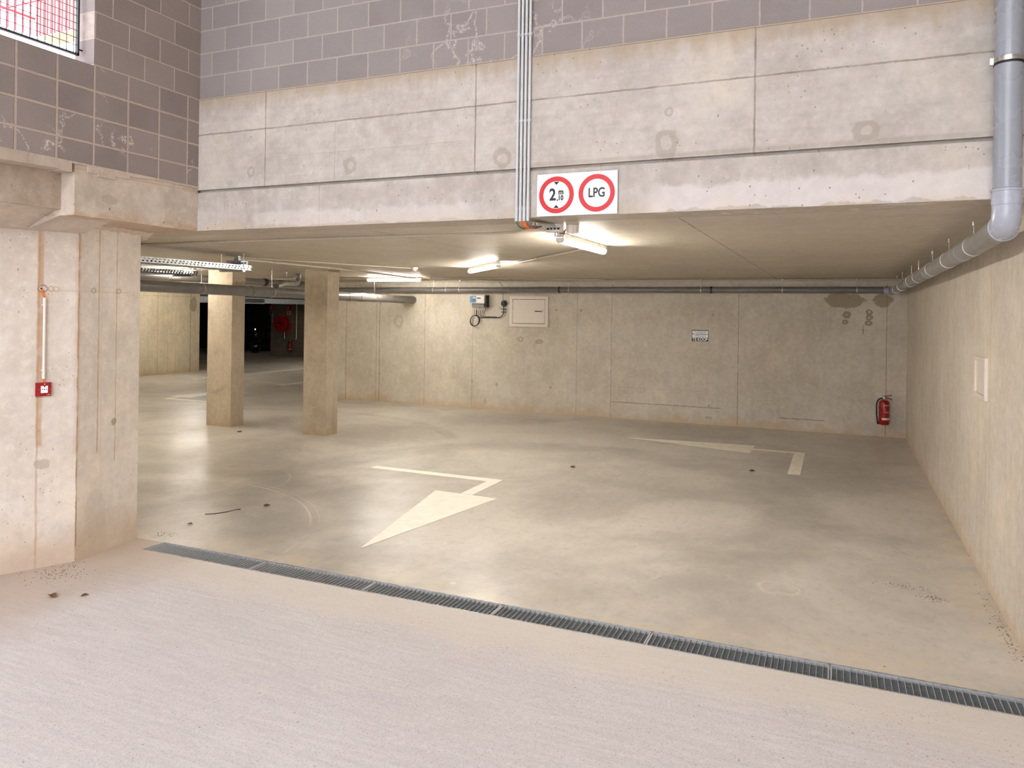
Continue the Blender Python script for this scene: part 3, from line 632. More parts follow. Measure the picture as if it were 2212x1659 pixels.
# ------------------------------------------------------------------ sign on the facade
sx0, sx1, sz0, sz1 = -1.843, -1.297, 2.582, 2.857; ys = YF - .022
t = thing('road_sign', 'white rectangular sign with two red rings, height limit 2,10 m and LPG ban', 'sign', ((sx0 + sx1) / 2, YF, (sz0 + sz1) / 2))
obj('panel', bx(sx0, sx1, ys, ys + .008, sz0, sz1), M['sign_white'], t)
obj('bracket', bx(sx0 + .05, sx1 - .05, ys + .008, YF, 2.70, 2.74), M['zinc'], t)
for cx in (-1.708, -1.434):
    bm = B(); n = 64; cz = 2.7185; a = []
    for (rr, yy) in ((.0905, ys - .0005), (.121, ys - .0005), (.121, ys - .002), (.0905, ys - .002)):
        a.append([bm.verts.new((cx + rr * math.cos(2*math.pi*k/n), yy, cz + rr * math.sin(2*math.pi*k/n))) for k in range(n)])
    for i in range(4):
        p, q = a[i], a[(i+1) % 4]
        for k in range(n): bm.faces.new((p[k], p[(k+1) % n], q[(k+1) % n], q[k]))
    tag(obj('red_ring', bm, M['sign_red'], t))
cx = -1.708
for s in (1, -1):
    z0 = 2.7185 + s * .086
    obj('triangle', prism(B(), [(cx - .019, ys - .0006, z0), (cx + .019, ys - .0006, z0), (cx, ys - .0006, z0 - s * .021)], (0, -.0015, 0)), M['black'], t)
yt = ys - .0012
obj('lettering', textmesh('2', .108, MF(cx - .026, yt, 2.7185 - .001), .0006, .0028, .86), M['black'], t)
obj('lettering', textmesh('m', .052, MF(cx + .032, yt, 2.7185 + .018), .0006, .0020, .9), M['black'], t)
obj('lettering', textmesh(',10', .044, MF(cx + .026, yt, 2.7185 - .022), .0006, .0018, .85), M['black'], t)
obj('lettering', textmesh('LPG', .084, MF(-1.434, yt, 2.7185), .0006, .0016, .78), M['black'], t)

# ------------------------------------------------------------------ pipes
def hang(t, c, ax, r, ztop=ZC, mat='zinc', rod=True, bolts=True):
    """clamp ring on a pipe with threaded rod to the ceiling (parts of the pipe run)"""
    cl_ = obj('pipe_clamp', ringband(B(), c, ax, r * .96, r * 1.07, .016, 40), M[mat], t, smooth=False)
    if rod: obj('hanger_rod', tb([(c[0], c[1], c[2] + r), (c[0], c[1], ztop)], .004, 8), M['zinc'], t); obj('rod_nut', tb([(c[0], c[1], ztop - .03), (c[0], c[1], ztop - .001)], .009, 6), M['zinc'], t)
    return cl_
PX = .80
# downpipe on the facade
t = thing('downpipe', 'thick grey plastic downpipe in front of the facade at the right, with clamp and elbow', 'pipe', (.782, 4.55, 2.4))
rp = .064; px_, py_ = .783, 4.555
obj('pipe', tb([(px_, py_, 5.88), (px_, py_, 2.60)], rp, 36), M['pvc'], t, smooth=True)
obj('socket', tb([(px_, py_, 2.615), (px_, py_, 2.61), (px_, py_, 2.60), (px_, py_, 2.597), (px_, py_, 2.53), (px_, py_, 2.527)], [.066, .0735, .0735, .070, .070, .067], 36), M['pvc_light'], t, smooth=True)
el = [Vector((px_, py_, 2.54)), Vector((px_, py_, 2.50))] + arc((px_, py_, 2.50), (px_ - .003, py_, 2.425), (px_, py_ + .08, 2.425), 9)[1:] + [Vector((px_, py_ + .10, 2.425))]
obj('elbow', tb(el, .0675, 36), M['pvc_light'], t, smooth=True)
bm = B(); ringband(bm, (px_, py_ + .082, 2.425), (0, 1, 0), .066, .073, .022, 36); obj('collar', bm, M['pvc_light'], t, smooth=True)
c_ = obj('pipe_clamp', ringband(B(), (px_, py_, 3.272), (0, 0, 1), .0645, .070, .024, 36), M['zinc'], t, smooth=True)
obj('rubber_lining', ringband(B(), (px_, py_, 3.255), (0, 0, 1), .0642, .0675, .012, 36), M['rubber'], c_)
for s in (-1, 1): obj('clamp_bolt', bx(px_ + s * .072 - .012, px_ + s * .072 + .012, py_ - .008, py_ + .008, 3.255, 3.290), M['zinc'], c_, bev=.003)
obj('wall_bracket', tb([(px_, py_ + .06, 3.272), (px_, YF - .006, 3.272)], .006, 8), M['zinc'], c_)
# horizontal pipe along the right wall
t = thing('drain_pipe', 'grey ceiling drain pipe along the right wall, hung on rods', 'pipe', (PX, 9, 2.4))
zr = lambda y: 2.425 - .0055 * (y - 4.6)
obj('pipe', tb([(px_, py_ + .10, zr(4.65)), (PX, 5.5, zr(5.5)), (PX, 13.3, zr(13.3))], .063, 32), M['pvc_mid'], t, smooth=True)
for y in (5.35, 6.55, 7.7, 9.05, 9.95, 11.4, 12.4): hang(t, (PX, y + .35, zr(y + .35)), (0, 1, 0), .063); 
for y in (6.1, 8.4, 10.6): obj('coupling', ringband(B(), (PX, y, zr(y)), (0, 1, 0), .062, .068, .05, 32), M['pvc'], t, smooth=True)
obj('elbow', tb([(PX, 13.28, zr(13.3))] + arc((PX, 13.34, zr(13.3)), (PX, 13.51, zr(13.3)), (PX - .14, 13.51, 2.375), 8), .0665, 28), M['pvc'], t, smooth=True)
# pipe along the back wall
t = thing('drain_pipe', 'dark grey drain pipe along the top of the back wall above the access door', 'pipe', (-4, 13.51, 2.37))
zb = lambda x: 2.388 if x > -2 else 2.388 + (x + 2) * .001
obj('pipe', tb([(PX - .13, 13.51, zb(0)), (-2, 13.51, 2.388), (-10.6, 13.51, zb(-10.6))], .054, 28), M['pvc_dark'], t, smooth=True)
for x in (-8.98, -7.6, -5.91, -4.68 - .0, -2.23, -.88, .265): hang(t, (x, 13.51, zb(x)), (1, 0, 0), .054)
hang(t, (-7.0, 13.51, zb(-7)), (1, 0, 0), .054)
for x in (-4.87, -2.05, -7.3, .70): obj('coupling', ringband(B(), (x, 13.51, zb(x)), (1, 0, 0), .053, .060, .03, 28), M['rubber'] if x > -7 else M['pvc'], t)
# big pipe crossing in front of the left column
t = thing('drain_pipe', 'thick grey drain pipe running across the left column into the back wall', 'pipe', (-8.2, 9.5, 2.2))
zm = lambda y: 2.222 - .0068 * (y - 6.94)
obj('pipe', tb([(-8.2, 5.0, zm(5)), (-8.2, YB, zm(YB))], .077, 36), M['pvc_dark'], t, smooth=True)
for y in (5.9, 7.97, 9.4, 12.26): hang(t, (-8.2, y, zm(y)), (0, 1, 0), .077)
for y, ln in ((8.95, .05), (11.39, .03), (11.85, .2)): obj('coupling', ringband(B(), (-8.2, y, zm(y)), (0, 1, 0), .076, .083, ln, 32), M['pvc_dark'] if y > 9 else M['pvc_dark'], t, smooth=True)
# second dark pipe behind
t = thing('drain_pipe', 'dark drain pipe high behind the left column, parallel to the thick one', 'pipe', (-9.9, 9.5, 2.45))
obj('pipe', tb([(-9.9, 5.0, 2.43), (-9.9, 13.4, 2.45)], .062, 28), M['pvc_dark'], t, smooth=True)
hang(t, (-9.9, 8.9, 2.44), (0, 1, 0), .062); hang(t, (-9.9, 12.0, 2.44), (0, 1, 0), .062)
obj('coupling', ringband(B(), (-9.9, 11.15, 2.445), (0, 1, 0), .061, .070, .09, 28), M['rubber'], t)
# thin branch with elbow up into the slab
t = thing('drain_pipe', 'slim grey branch pipe bending up into the ceiling beside the right column', 'pipe', (-8.9, 10.9, 2.4))
ex, ey = -8.93, 10.93
obj('pipe', tb([(-8.24, 9.55, 2.31), (-8.5, 10.05, 2.375), (-8.78, 10.62, 2.395)], .045, 24), M['pvc_dark'], t, smooth=True)
obj('elbow', tb([Vector((-8.75, 10.56, 2.395))] + arc((-8.78, 10.62, 2.395), (ex, ey, 2.395), (ex, ey, 2.52), 8), .0475, 24), M['pvc_dark'], t, smooth=True)
obj('socket', tb([(ex, ey, 2.50), (ex, ey, ZC)], .056, 24), M['pvc_dark'], t, smooth=True)
hang(t, (-8.57, 10.19, 2.38), (-.5, .95, 0), .045)

# ------------------------------------------------------------------ cable trays
def tray(x, y0, y1, z, wd, label, mat='galv'):
    t = thing('cable_tray', label, 'cable tray', (x, (y0 + y1) / 2, z), 'perforated cable trays')
    bm = B(); h = .058; n = int((y1 - y0) / .05)
    def side(xx):
        # perforated side wall: three strips with gaps bridged by webs
        box(bm, xx - .001, xx + .001, y0, y1, z, z + .010); box(bm, xx - .001, xx + .001, y0, y1, z + .024, z + .032); box(bm, xx - .001, xx + .001, y0, y1, z + .046, z + h)
        for k in range(n + 1):
            yy = y0 + k * .05
            box(bm, xx - .001, xx + .001, yy, min(y1, yy + .028), z + .010, z + .024)
            box(bm, xx - .001, xx + .001, yy + .012, min(y1 + .01, yy + .04), z + .032, z + .046)
    side(x + wd / 2); side(x - wd / 2)
    obj('side_rail', bm, M[mat], t)
    bm = B()
    for k in range(n): box(bm, x - wd / 2, x + wd / 2, y0 + k * .05, y0 + k * .05 + .032, z, z + .0015)
    box(bm, x - .02, x + .02, y0, y1, z, z + .0015)
    obj('tray_floor', bm, M[mat], t)
    for yy in (y0 + .5, y1 - .15):
        s_ = obj('hanger', bx(x - wd / 2 - .03, x + wd / 2 + .03, yy - .02, yy + .02, z - .022, z - .001), M[mat], t)
        for s in (-1, 1): obj('hanger_rod', tb([(x + s * (wd / 2 + .02), yy, z - .02), (x + s * (wd / 2 + .02), yy, ZC)], .004, 8), M['zinc'], s_)
    return t
tray(-6.52, 4.75, 6.95, 2.395, .30, 'perforated galvanised cable tray under the ceiling at the left, nearer one')
tray(-8.75, 4.75, 8.3, 2.42, .30, 'shade-coloured perforated cable tray behind the nearer tray', 'tray_shaded')
bm = B()
for k in range(3): tube(bm, [(-6.45 - .03 * k, 5.0, 2.41), (-6.44 - .03 * k, 6.5, 2.44), (-6.5 - .02 * k, 7.0, 2.49)], .008, 8)
tag(obj('cable_bundle', bm, plain('blue_cable', (50, 44, 110), .5), smooth=True), 'dark blue cables lying in the nearer cable tray', 'cable')
t = thing('junction_box', 'grey rectangular box at the end of the nearer cable tray above the left column', 'junction box', (-6.66, 7.0, ZC))
obj('body', bx(-6.78, -6.56, 6.98, 7.10, 2.435, 2.52), M['galv_dull'], t, bev=.004)
obj('stem', bx(-6.70, -6.64, 7.02, 7.06, 2.52, 2.579), M['galv_dull'], t)

def frame_y(x0, x1, y0, y1, z0, z1, l, r_, b, t_):
    bm = bx(x0, x0 + l, y0, y1, z0, z1); box(bm, x1 - r_, x1, y0, y1, z0, z1); box(bm, x0 + l, x1 - r_, y0, y1, z0, z0 + b); return box(bm, x0 + l, x1 - r_, y0, y1, z1 - t_, z1)
def frame_x(x0, x1, y0, y1, z0, z1, l, r_, b, t_):
    bm = bx(x0, x1, y0, y0 + l, z0, z1); box(bm, x0, x1, y1 - r_, y1, z0, z1); box(bm, x0, x1, y0 + l, y1 - r_, z0, z0 + b); return box(bm, x0, x1, y0 + l, y1 - r_, z1 - t_, z1)
# ------------------------------------------------------------------ back wall equipment
t = thing('control_box', 'grey wall controller with blue display half, left of the white access door', 'control box', (-6.6, YB, 2.1))
obj('housing', bx(-6.80, -6.47, 13.55, 13.70, 2.115, 2.275), M['conduit'], t, bev=.008)
obj('cable_cover', bx(-6.77, -6.50, 13.60, YB, 2.035, 2.114), M['grey_cable'], t, bev=.004)
obj('side_plate', bx(-6.469, -6.44, 13.60, YB, 2.04, 2.285), M['steel_black'], t)
obj('display_panel', bx(-6.79, -6.655, 13.545, 13.55, 2.135, 2.262), M['blue'], t)
obj('screen', bx(-6.725, -6.665, 13.541, 13.545, 2.215, 2.242), M['screen'], t)
obj('button', bx(-6.705, -6.685, 13.541, 13.545, 2.18, 2.2), M['black'], t)
obj('keypad', bx(-6.645, -6.48, 13.545, 13.55, 2.135, 2.262), M['white_plastic'], t)
obj('display_window', bx(-6.63, -6.55, 13.541, 13.545, 2.21, 2.232), M['black'], t)
for k in range(6):
    x = -6.74 + .045 * k
    obj('cable_gland', tb([(x, 13.65, 2.035), (x, 13.65, 1.98)], .012, 10), M['white_plastic'], t)
def cable(pts, r, mat, label, cat='cable', group=None):
    return tag(obj('cable', tb(pts, r, 8), M[mat], smooth=True), label, cat, group)
for k in range(6):
    x = -6.74 + .045 * k; L = ['first', 'second', 'third', 'fourth', 'fifth', 'sixth'][k]
    if k in (1, 3): continue
    cable([(x, 13.66, 1.99), (x, 13.665, 1.93), (x + .012, 13.67, 1.875)], .006, 'grey_cable', 'grey cable stub under the controller, %s gland from the left' % L, group='cable stubs under the controller')
cable([Vector((-6.695, 13.66, 1.99)), Vector((-6.695, 13.665, 1.90))] + arc((-6.69, 13.67, 1.88), (-6.68, 13.68, 1.835), (-6.6, 13.68, 1.835), 6) + [Vector((-6.25, 13.68, 1.835))] + arc((-6.25, 13.68, 1.835), (-6.13, 13.68, 1.835), (-6.11, 13.68, 1.93), 6) + [Vector((-6.105, 13.68, 2.09))],
      .009, 'black_cable', 'black cable looping from the controller to the round wall gland')
cable([Vector((-6.605, 13.66, 1.99)), Vector((-6.60, 13.67, 1.88))] + arc((-6.6, 13.67, 1.87), (-6.59, 13.675, 1.85), (-6.5, 13.675, 1.85), 5) + [Vector((-6.25, 13.675, 1.852))],
      .006, 'black_cable', 'thin black cable lying on the thicker one beside the controller')
t = thing('cable_coil', 'coil of black cable hanging on the back wall under the controller', 'cable coil', (-6.72, 13.67, 1.78))
for dx, dz, ph in ((0, 0, 0), (.012, .006, .5)):
    bm = B(); pts = [(-6.735 + dx + .098 * math.cos(a), 13.66 + .02 * math.sin(a + ph), 1.765 + dz + .108 * math.sin(a)) for a in [2 * math.pi * k / 28 for k in range(28)]]
    obj('loop', tube(bm, pts + [pts[0]], .008, 8), M['black_cable'], t, smooth=True)
t = thing('wall_gland', 'round dark cable gland on the back wall between controller and access door', 'cable gland', (-6.105, YB, 2.11))
obj('flange', disc(B(), (-6.105, YB, 2.12), (0, -1, 0), .062, .03), M['steel_black'], t, smooth=True)
obj('nut', disc(B(), (-6.105, YB - .03, 2.12), (0, -1, 0), .03, .02, 6), M['rubber'], t)
for z in (2.0, 1.94): obj('strap', bx(-6.155, -6.06, 13.668, YB, z, z + .018), M['steel_black'], t)
cable([(-6.16, 13.56, 2.545), (-6.10, 13.58, 2.48), (-6.085, 13.60, 2.4), (-6.09, 13.60, 2.22), (-6.10, 13.66, 2.13)], .006, 'grey_cable', 'thin cable dropping from the ceiling conduit to the round wall gland')
t = thing('access_door', 'white metal access door with lever handle set in the back wall', 'access door', (-5.57, YB, 1.67))
x0, x1, z0, z1 = -5.98, -5.165, 1.668, 2.262
bm = frame_y(x0, x1, 13.68, YB, z0, z1, .062, .062, .06, .055)
obj('frame', bm, M['cream_metal'], t)
obj('backing', bx(x0 + .06, x1 - .06, 13.70, YB - .001, z0 + .05, z1 - .05), M['black'], t)
d_ = obj('door', bx(x0 + .070, x1 - .070, 13.684, 13.699, z0 + .068, z1 - .063), M['cream_metal'], t)
obj('handle', tb([(-5.43, 13.668, 1.972), (-5.30, 13.665, 1.968)], .008, 10), M['steel_black'], d_)
obj('handle_base', disc(B(), (-5.29, 13.684, 1.968), (0, -1, 0), .018, .02, 16), M['zinc'], d_)
for z in (1.80, 1.97, 2.12): obj('hinge', bx(x0 + .058, x0 + .078, 13.672, 13.684, z - .025, z + .025), M['cream_metal'], d_)
# small TE KOOP sticker
t = thing('notice_sign', 'small notice reading TE KOOP on the back wall', 'sign', (-2.27, YB, 1.58))
x0, x1, z0, z1 = -2.416, -2.124, 1.474, 1.681
obj('board', bx(x0, x1, YB - .006, YB - .0005, z0, z1), M['grey_cable'], t)
obj('white_strip', bx(x0 + .012, x1 - .008, YB - .0075, YB - .006, 1.61, 1.66), M['sign_white'], t)
obj('white_strip', bx(x0 + .012, x1 - .008, YB - .0075, YB - .006, 1.545, 1.597), M['sign_white'], t)
obj('black_strip', bx(x0 + .012, x1 - .004, YB - .0075, YB - .006, 1.476, 1.538), M['black'], t)
obj('lettering', textmesh('TE KOOP', .078, MF((x0 + x1) / 2 + .003, YB - .0085, 1.508), .0006, .0022, .80), M['sign_white'], t)
obj('lettering', textmesh('BEMEUBELDE', .04, MF((x0 + x1) / 2 + .006, YB - .0085, 1.635), .0006, .0, .78), M['grey_cable'], t)
obj('lettering', textmesh('OPPERVLAKTE', .04, MF((x0 + x1) / 2 + .006, YB - .0085, 1.571), .0006, .0, .76), M['grey_cable'], t)
obj('scratch', prism(B(), [(x0 + .02, YB - .009, 1.56), (x0 + .03, YB - .009, 1.552), (x0 + .10, YB - .009, 1.655), (x0 + .09, YB - .009, 1.66)], (0, -.0006, 0)), M['sign_white'], t)

# ------------------------------------------------------------------ extinguishers
def extinguisher(cx, y, z0, h, r, label, detail=True):
    """hung on a wall facing -y; body axis at (cx, y)"""
    t = thing('fire_extinguisher', label, 'fire extinguisher', (cx, y, z0), 'wall fire extinguishers')
    k = h / .42
    prof = [(0, r * .8), (.006 * k, r * .92), (.02 * k, r), (.36 * k, r), (.385 * k, r * .93), (.405 * k, r * .72), (.42 * k, r * .38)]
    obj('cylinder', tb([(cx, y, z0 + a) for a, _ in prof], [b for _, b in prof], 28), M['red_paint'], t, smooth=True)
    obj('valve', tb([(cx, y, z0 + .415 * k), (cx, y, z0 + .43 * k), (cx, y, z0 + .47 * k)], [r * .28, r * .36, r * .3], 14), M['zinc'], t, smooth=True)
    zt = z0 + .47 * k
    obj('lever', tb([(cx - .02 * k, y - .005, zt), (cx + .03 * k, y - .01, zt + .018 * k), (cx + .115 * k, y - .015, zt + .035 * k)], .007 * k, 8), M['red_paint'], t)
    obj('carry_handle', tb([(cx, y - .005, zt - .008), (cx + .05 * k, y - .01, zt - .016 * k), (cx + .115 * k, y - .015, zt - .04 * k)], .007 * k, 8), M['red_paint'], t)
    xh = cx - r - .035 * k
    hs = arc((cx - .01, y, zt - .03 * k), (xh, y - .01, zt - .01), (xh, y - .01, z0 + .30 * k), 10) + [Vector((xh + .002, y - .01, z0 + .16 * k)), Vector((cx - r - .012, y - .01, z0 + .02 * k))]
    obj('hose', tb(hs, .011 * k, 10), M['black_cable'], t, smooth=True)
    obj('nozzle', tb([(cx - r - .018, y - .01, z0 + .05 * k), (cx - r - .008, y - .01, z0 + .005 * k)], .014 * k, 10), M['rubber'], t)
    def band(z_a, z_b, a0, a1, mat, nm_):
        bm = B(); n = 12; rr = r * 1.012; lo = []; hi = []
        for i in range(n + 1):
            a = R(a0 + (a1 - a0) * i / n); lo.append(bm.verts.new((cx + rr * math.sin(a), y - rr * math.cos(a), z_a))); hi.append(bm.verts.new((cx + rr * math.sin(a), y - rr * math.cos(a), z_b)))
        for i in range(n): bm.faces.new((lo[i], lo[i+1], hi[i+1], hi[i]))
        obj(nm_, bm, M[mat], t)
    band(z0 + .085 * k, z0 + .122 * k, -28, 80, 'cream_metal', 'label_band')
    if detail:
        band(z0 + .325 * k, z0 + .34 * k, 0, 60, 'glow_sign', 'label_line')
        for j, zz in enumerate((.29, .275, .26, .245)): band(z0 + zz * k, z0 + (zz + .006) * k, 0, 12, 'glow_sign', 'label_line'); band(z0 + zz * k, z0 + (zz + .006) * k, 20 + j, 55, 'label_red', 'label_line')
        for a in (2, 25, 50): band(z0 + .205 * k, z0 + .228 * k, a, a + 13, 'glow_sign', 'pictogram')
        for zz in (.185, .165, .145): band(z0 + zz * k, z0 + (zz + .007) * k, -20, 60, 'label_red', 'label_line')
    else:
        for zz in (.30, .25, .20): band(z0 + zz * k, z0 + (zz + .012) * k, -10, 40, 'glow_sign', 'label_line')
    obj('wall_hook', bx(cx - .015, cx + .015, y, y + r + .025, z0 + .40 * k, z0 + .43 * k), M['steel_black'], t)
    return t
extinguisher(.692, YB - .10, .213, .402, .078, 'red fire extinguisher on the back wall near the right corner')

# small panel in the right wall
t = thing('access_hatch', 'small off white framed hatch set in the right wall', 'hatch', (XR, 6.74, 1.34))
y0, y1, z0, z1 = 6.50, 6.985, 1.338, 1.655
bm = frame_x(XR - .02, XR, y0, y1, z0, z1, .04, .04, .035, .035)
obj('frame', bm, M['cream_metal'], t)
obj('panel', bx(XR - .008, XR - .0005, y0 + .04, y1 - .04, z0 + .035, z1 - .035), M['cream_metal'], t)

# ------------------------------------------------------------------ call point, its conduit and cable on the left wall
dF = Vector((P3[0] - P2[0], P3[1] - P2[1], 0)).normalized(); nF = Vector((dF.y, -dF.x, 0))     # along facet, outward
def onF(y, z, out=0.0):
    s = (y - P2[1]) / dF.y; return Vector((P2[0], P2[1], 0)) + dF * s + nF * out + Vector((0, 0, z))
def boxF(y0, y1, z0, z1, o0, o1, bev=0):
    a, b = onF(y0, z0, o0), onF(y1, z0, o0); bm = B()
    prism(bm, [a, b, b + Vector((0, 0, z1 - z0)), a + Vector((0, 0, z1 - z0))], nF * (o1 - o0)); return bm
t = thing('fire_call_point', 'red manual fire call point box with white centre on the left wall', 'call point', onF(3.76, 1.28))
obj('housing', boxF(3.716, 3.806, 1.275, 1.376, 0, .022), M['red_paint'], t, bev=.004)
obj('face_plate', boxF(3.746, 3.786, 1.300, 1.352, .022, .025), M['sign_white'], t)
for yy, rr in ((3.754, .0032), (3.766, .004), (3.778, .0032)):
    p = onF(yy, 1.326, .025); obj('dot', tube(B(), [p, p + nF * .001], rr, 12), M['black'], t)
for yy in (3.737, 3.798): p = onF(yy, 1.326, .022); obj('screw', tube(B(), [p, p + nF * .001], .0022, 10), M['glow_sign'], t)
p = onF(3.768, 1.364, .022); obj('house_symbol', tube(B(), [p, p + nF * .001], .005, 12), M['glow_sign'], t)
obj('key_slot', boxF(3.7635, 3.7705, 1.343, 1.357, .025, .0265), M['steel_black'], t)
obj('key_slot', boxF(3.763, 3.771, 1.286, 1.296, .022, .0235), M['steel_black'], t)
obj('maker_mark', boxF(3.780, 3.802, 1.283, 1.286, .022, .0228), M['glow_sign'], t)
obj('maker_mark', boxF(3.789, 3.795, 1.287, 1.290, .022, .0228), M['glow_sign'], t)
ra_, rb_ = onF(3.762, 1.418, .016), onF(3.762, 2.00, .016)
t = thing('cable_conduit', 'white vertical conduit above the red call point on the left wall', 'conduit', ra_)
obj('tube', tube(B(), [ra_, rb_], .0095, 16), M['white_plastic'], t, smooth=True)
for z in (1.46, 1.945):
    obj('clip', boxF(3.748, 3.774, z, z + .012, 0, .022), M['white_plastic'], t)
for z0, z1 in ((1.405, 1.45), (1.965, 2.006)): obj('sleeve', tube(B(), [onF(3.762, z0, .016), onF(3.762, z1, .016)], .0112, 16), M['white_plastic'], t, smooth=True)
bm = B()
for o_ in (-.0025, .0025): tube(bm, [onF(3.762 + o_, 1.43, .016), onF(3.762 + o_, 1.37, .014)], .0033, 8)
tag(obj('cable', bm, M['orange'], smooth=True), 'short orange cable entering the top of the red call point', 'cable')
bm = B()
for o_ in (-.0028, .0028): tube(bm, arc(onF(3.744 + o_, 2.07, -.01), onF(3.744 + o_, 2.07, .022), onF(3.762 + o_, 2.0, .016), 8), .0035, 8)
tag(obj('cable', bm, M['orange'], smooth=True), 'orange cable coming out of the left wall above the white conduit', 'cable')
t = thing('wall_sleeve', 'round grey pipe end in the left wall with the orange cable in it', 'pipe sleeve', onF(3.744, 2.072))
obj('rim', ringband(B(), onF(3.744, 2.072, .001), nF, .008, .014, .006, 20), M['conduit'], t)
obj('bore', tube(B(), [onF(3.744, 2.072, -.004), onF(3.744, 2.072, .002)], .0082, 16), M['black'], t)

# ------------------------------------------------------------------ far hose reel wall (y = 25)
YH = 25
t = thing('hose_reel', 'red fire hose reel on the dark far wall between the two columns', 'hose reel', (-21.0, YH, 1.35))
cx, cz = -21.12, 1.345
obj('drum', tb([(cx, 24.72, cz), (cx, 24.74, cz), (cx, 24.93, cz), (cx, 24.95, cz)], [.30, .335, .335, .31], 36), M['red_dark'], t, smooth=True)
obj('hub', tb([(cx, 24.69, cz), (cx, 24.72, cz)], .07, 20), M['steel_black'], t, smooth=True)
obj('hub_cap', tb([(cx - .03, 24.66, cz - .04), (cx - .03, 24.69, cz - .04)], .03, 12), M['zinc'], t, smooth=True)
obj('bracket', bx(cx + .1, cx + .2, 24.95, YH - .004, cz - .15, cz + .15), M['red_dark'], t)
obj('hose', tb(arc((cx + .30, 24.85, cz + .15), (cx + .56, 24.8, cz - .1), (cx + .42, 24.82, cz - .36), 8) + [Vector((cx + .32, 24.84, cz - .44)), Vector((cx + .15, 24.86, cz - .45))], .022, 10), M['red_dark'], t, smooth=True)
obj('valve', tb([(cx + .12, 24.88, cz - .33), (cx + .12, 24.88, cz - .62)], .02, 10), M['zinc'], t)
obj('nozzle', tb([(cx + .04, 24.85, cz - .62), (cx - .12, 24.82, cz - .76)], [.02, .035], 10), M['zinc'], t)
obj('nozzle', disc(B(), (cx + .04, 24.84, cz - .45), (0, -1, 0), .03, .03, 12), M['zinc'], t)
t = thing('water_pipe', 'thin pale water pipe dropping beside the red hose reel', 'pipe', (-20.43, YH, 1.5))
obj('riser', tb([(-20.43, 24.93, ZC), (-20.43, 24.93, .76), (-20.47, 24.93, .70)], .024, 10), M['white_plastic'], t, smooth=True)
obj('branch', tb([(-20.45, 24.93, .72), (-21.1, 24.9, .72)], .018, 10), M['zinc'], t, smooth=True)
for x in (-20.75, -20.62, -20.95): obj('fitting', tb([(x, 24.92, .72), (x + .05, 24.92, .72)], .028, 10), M['zinc'], t)
extinguisher(-20.71, YH - .10, .20, .42, .075, 'small red fire extinguisher below the hose reel on the dark far wall', False)
def tallsign(x0, x1, label, bright):
    t = thing('safety_sign', label, 'sign', ((x0 + x1) / 2, YH, 1.9))
    obj('upper_panel', bx(x0, x1, YH - .02, YH, 1.90, 2.09), M['red_dark'] if bright else M['label_red'], t)
    obj('lower_panel', bx(x0, x1, YH - .02, YH, 1.72, 1.895), M['glow_sign'] if bright else M['grey_cable'], t)
    xm = (x0 + x1) / 2; w_ = (x1 - x0) / 2
    obj('symbol', bx(xm - w_ * .45, xm + w_ * .2, YH - .024, YH - .02, 1.76, 1.84), M['label_red'] if bright else M['dark'], t)
    obj('symbol', bx(xm - w_ * .6, xm - w_ * .1, YH - .024, YH - .02, 1.94, 2.06), M['glow_sign'], t)
tallsign(-20.98, -20.78, 'bright red and pale safety sign above the hose reel', True)
tallsign(-21.88, -21.70, 'dim safety sign at the edge of the dark doorway', False)
t = thing('wall_cover', 'grey square cover panel left of the hose reel', 'panel', (-21.5, YH, 1.55))
obj('panel', bx(-21.72, -21.33, YH - .015, YH, 1.38, 1.73), M['grey_cable'], t); obj('edge', bx(-21.74, -21.715, YH - .03, YH, 1.37, 1.74), M['conduit'], t)
obj('edge', bx(-21.345, -21.33, YH - .03, YH, 1.5, 1.76), M['conduit'], t)
# motorcycle glimpsed in the dark
t = thing('motorcycle', 'dark parked motorcycle barely visible in the black doorway', 'motorcycle', (-23, 26, 0))
for x in (-23.55, -22.35):
    w_ = obj('wheel', ringband(B(), (x, 26, .3), (0, 1, 0), .22, .30, .10, 28), M['rubber'], t, smooth=True)
    obj('hub', tb([(x, 25.92, .3), (x, 26.08, .3)], .05, 12), M['zinc'], w_)
bm = B(); tube(bm, [(-23.45, 26, .45), (-23.3, 26, .75), (-22.8, 26, .8), (-22.3, 26, .7)], [.08, .15, .14, .07], 14); tube(bm, [(-23.2, 26, .4), (-22.6, 26, .35)], .13, 12)
obj('body', bm, M['steel_black'], t, smooth=True)
obj('fork', tb([(-23.55, 26, .3), (-23.35, 26, .9)], .03, 10), M['steel_black'], t)
obj('handlebar', tb([(-23.35, 25.68, .94), (-23.33, 26, .95), (-23.35, 26.32, .94)], .014, 8), M['steel_black'], t)
obj('headlight', tb([(-23.5, 26, .8), (-23.38, 26, .82)], [.09, .05], 16), M['zinc'], t, smooth=True)
obj('mirror', tb([(-23.33, 25.72, 1.05), (-23.31, 25.72, 1.05)], .04, 12), M['zinc'], t)

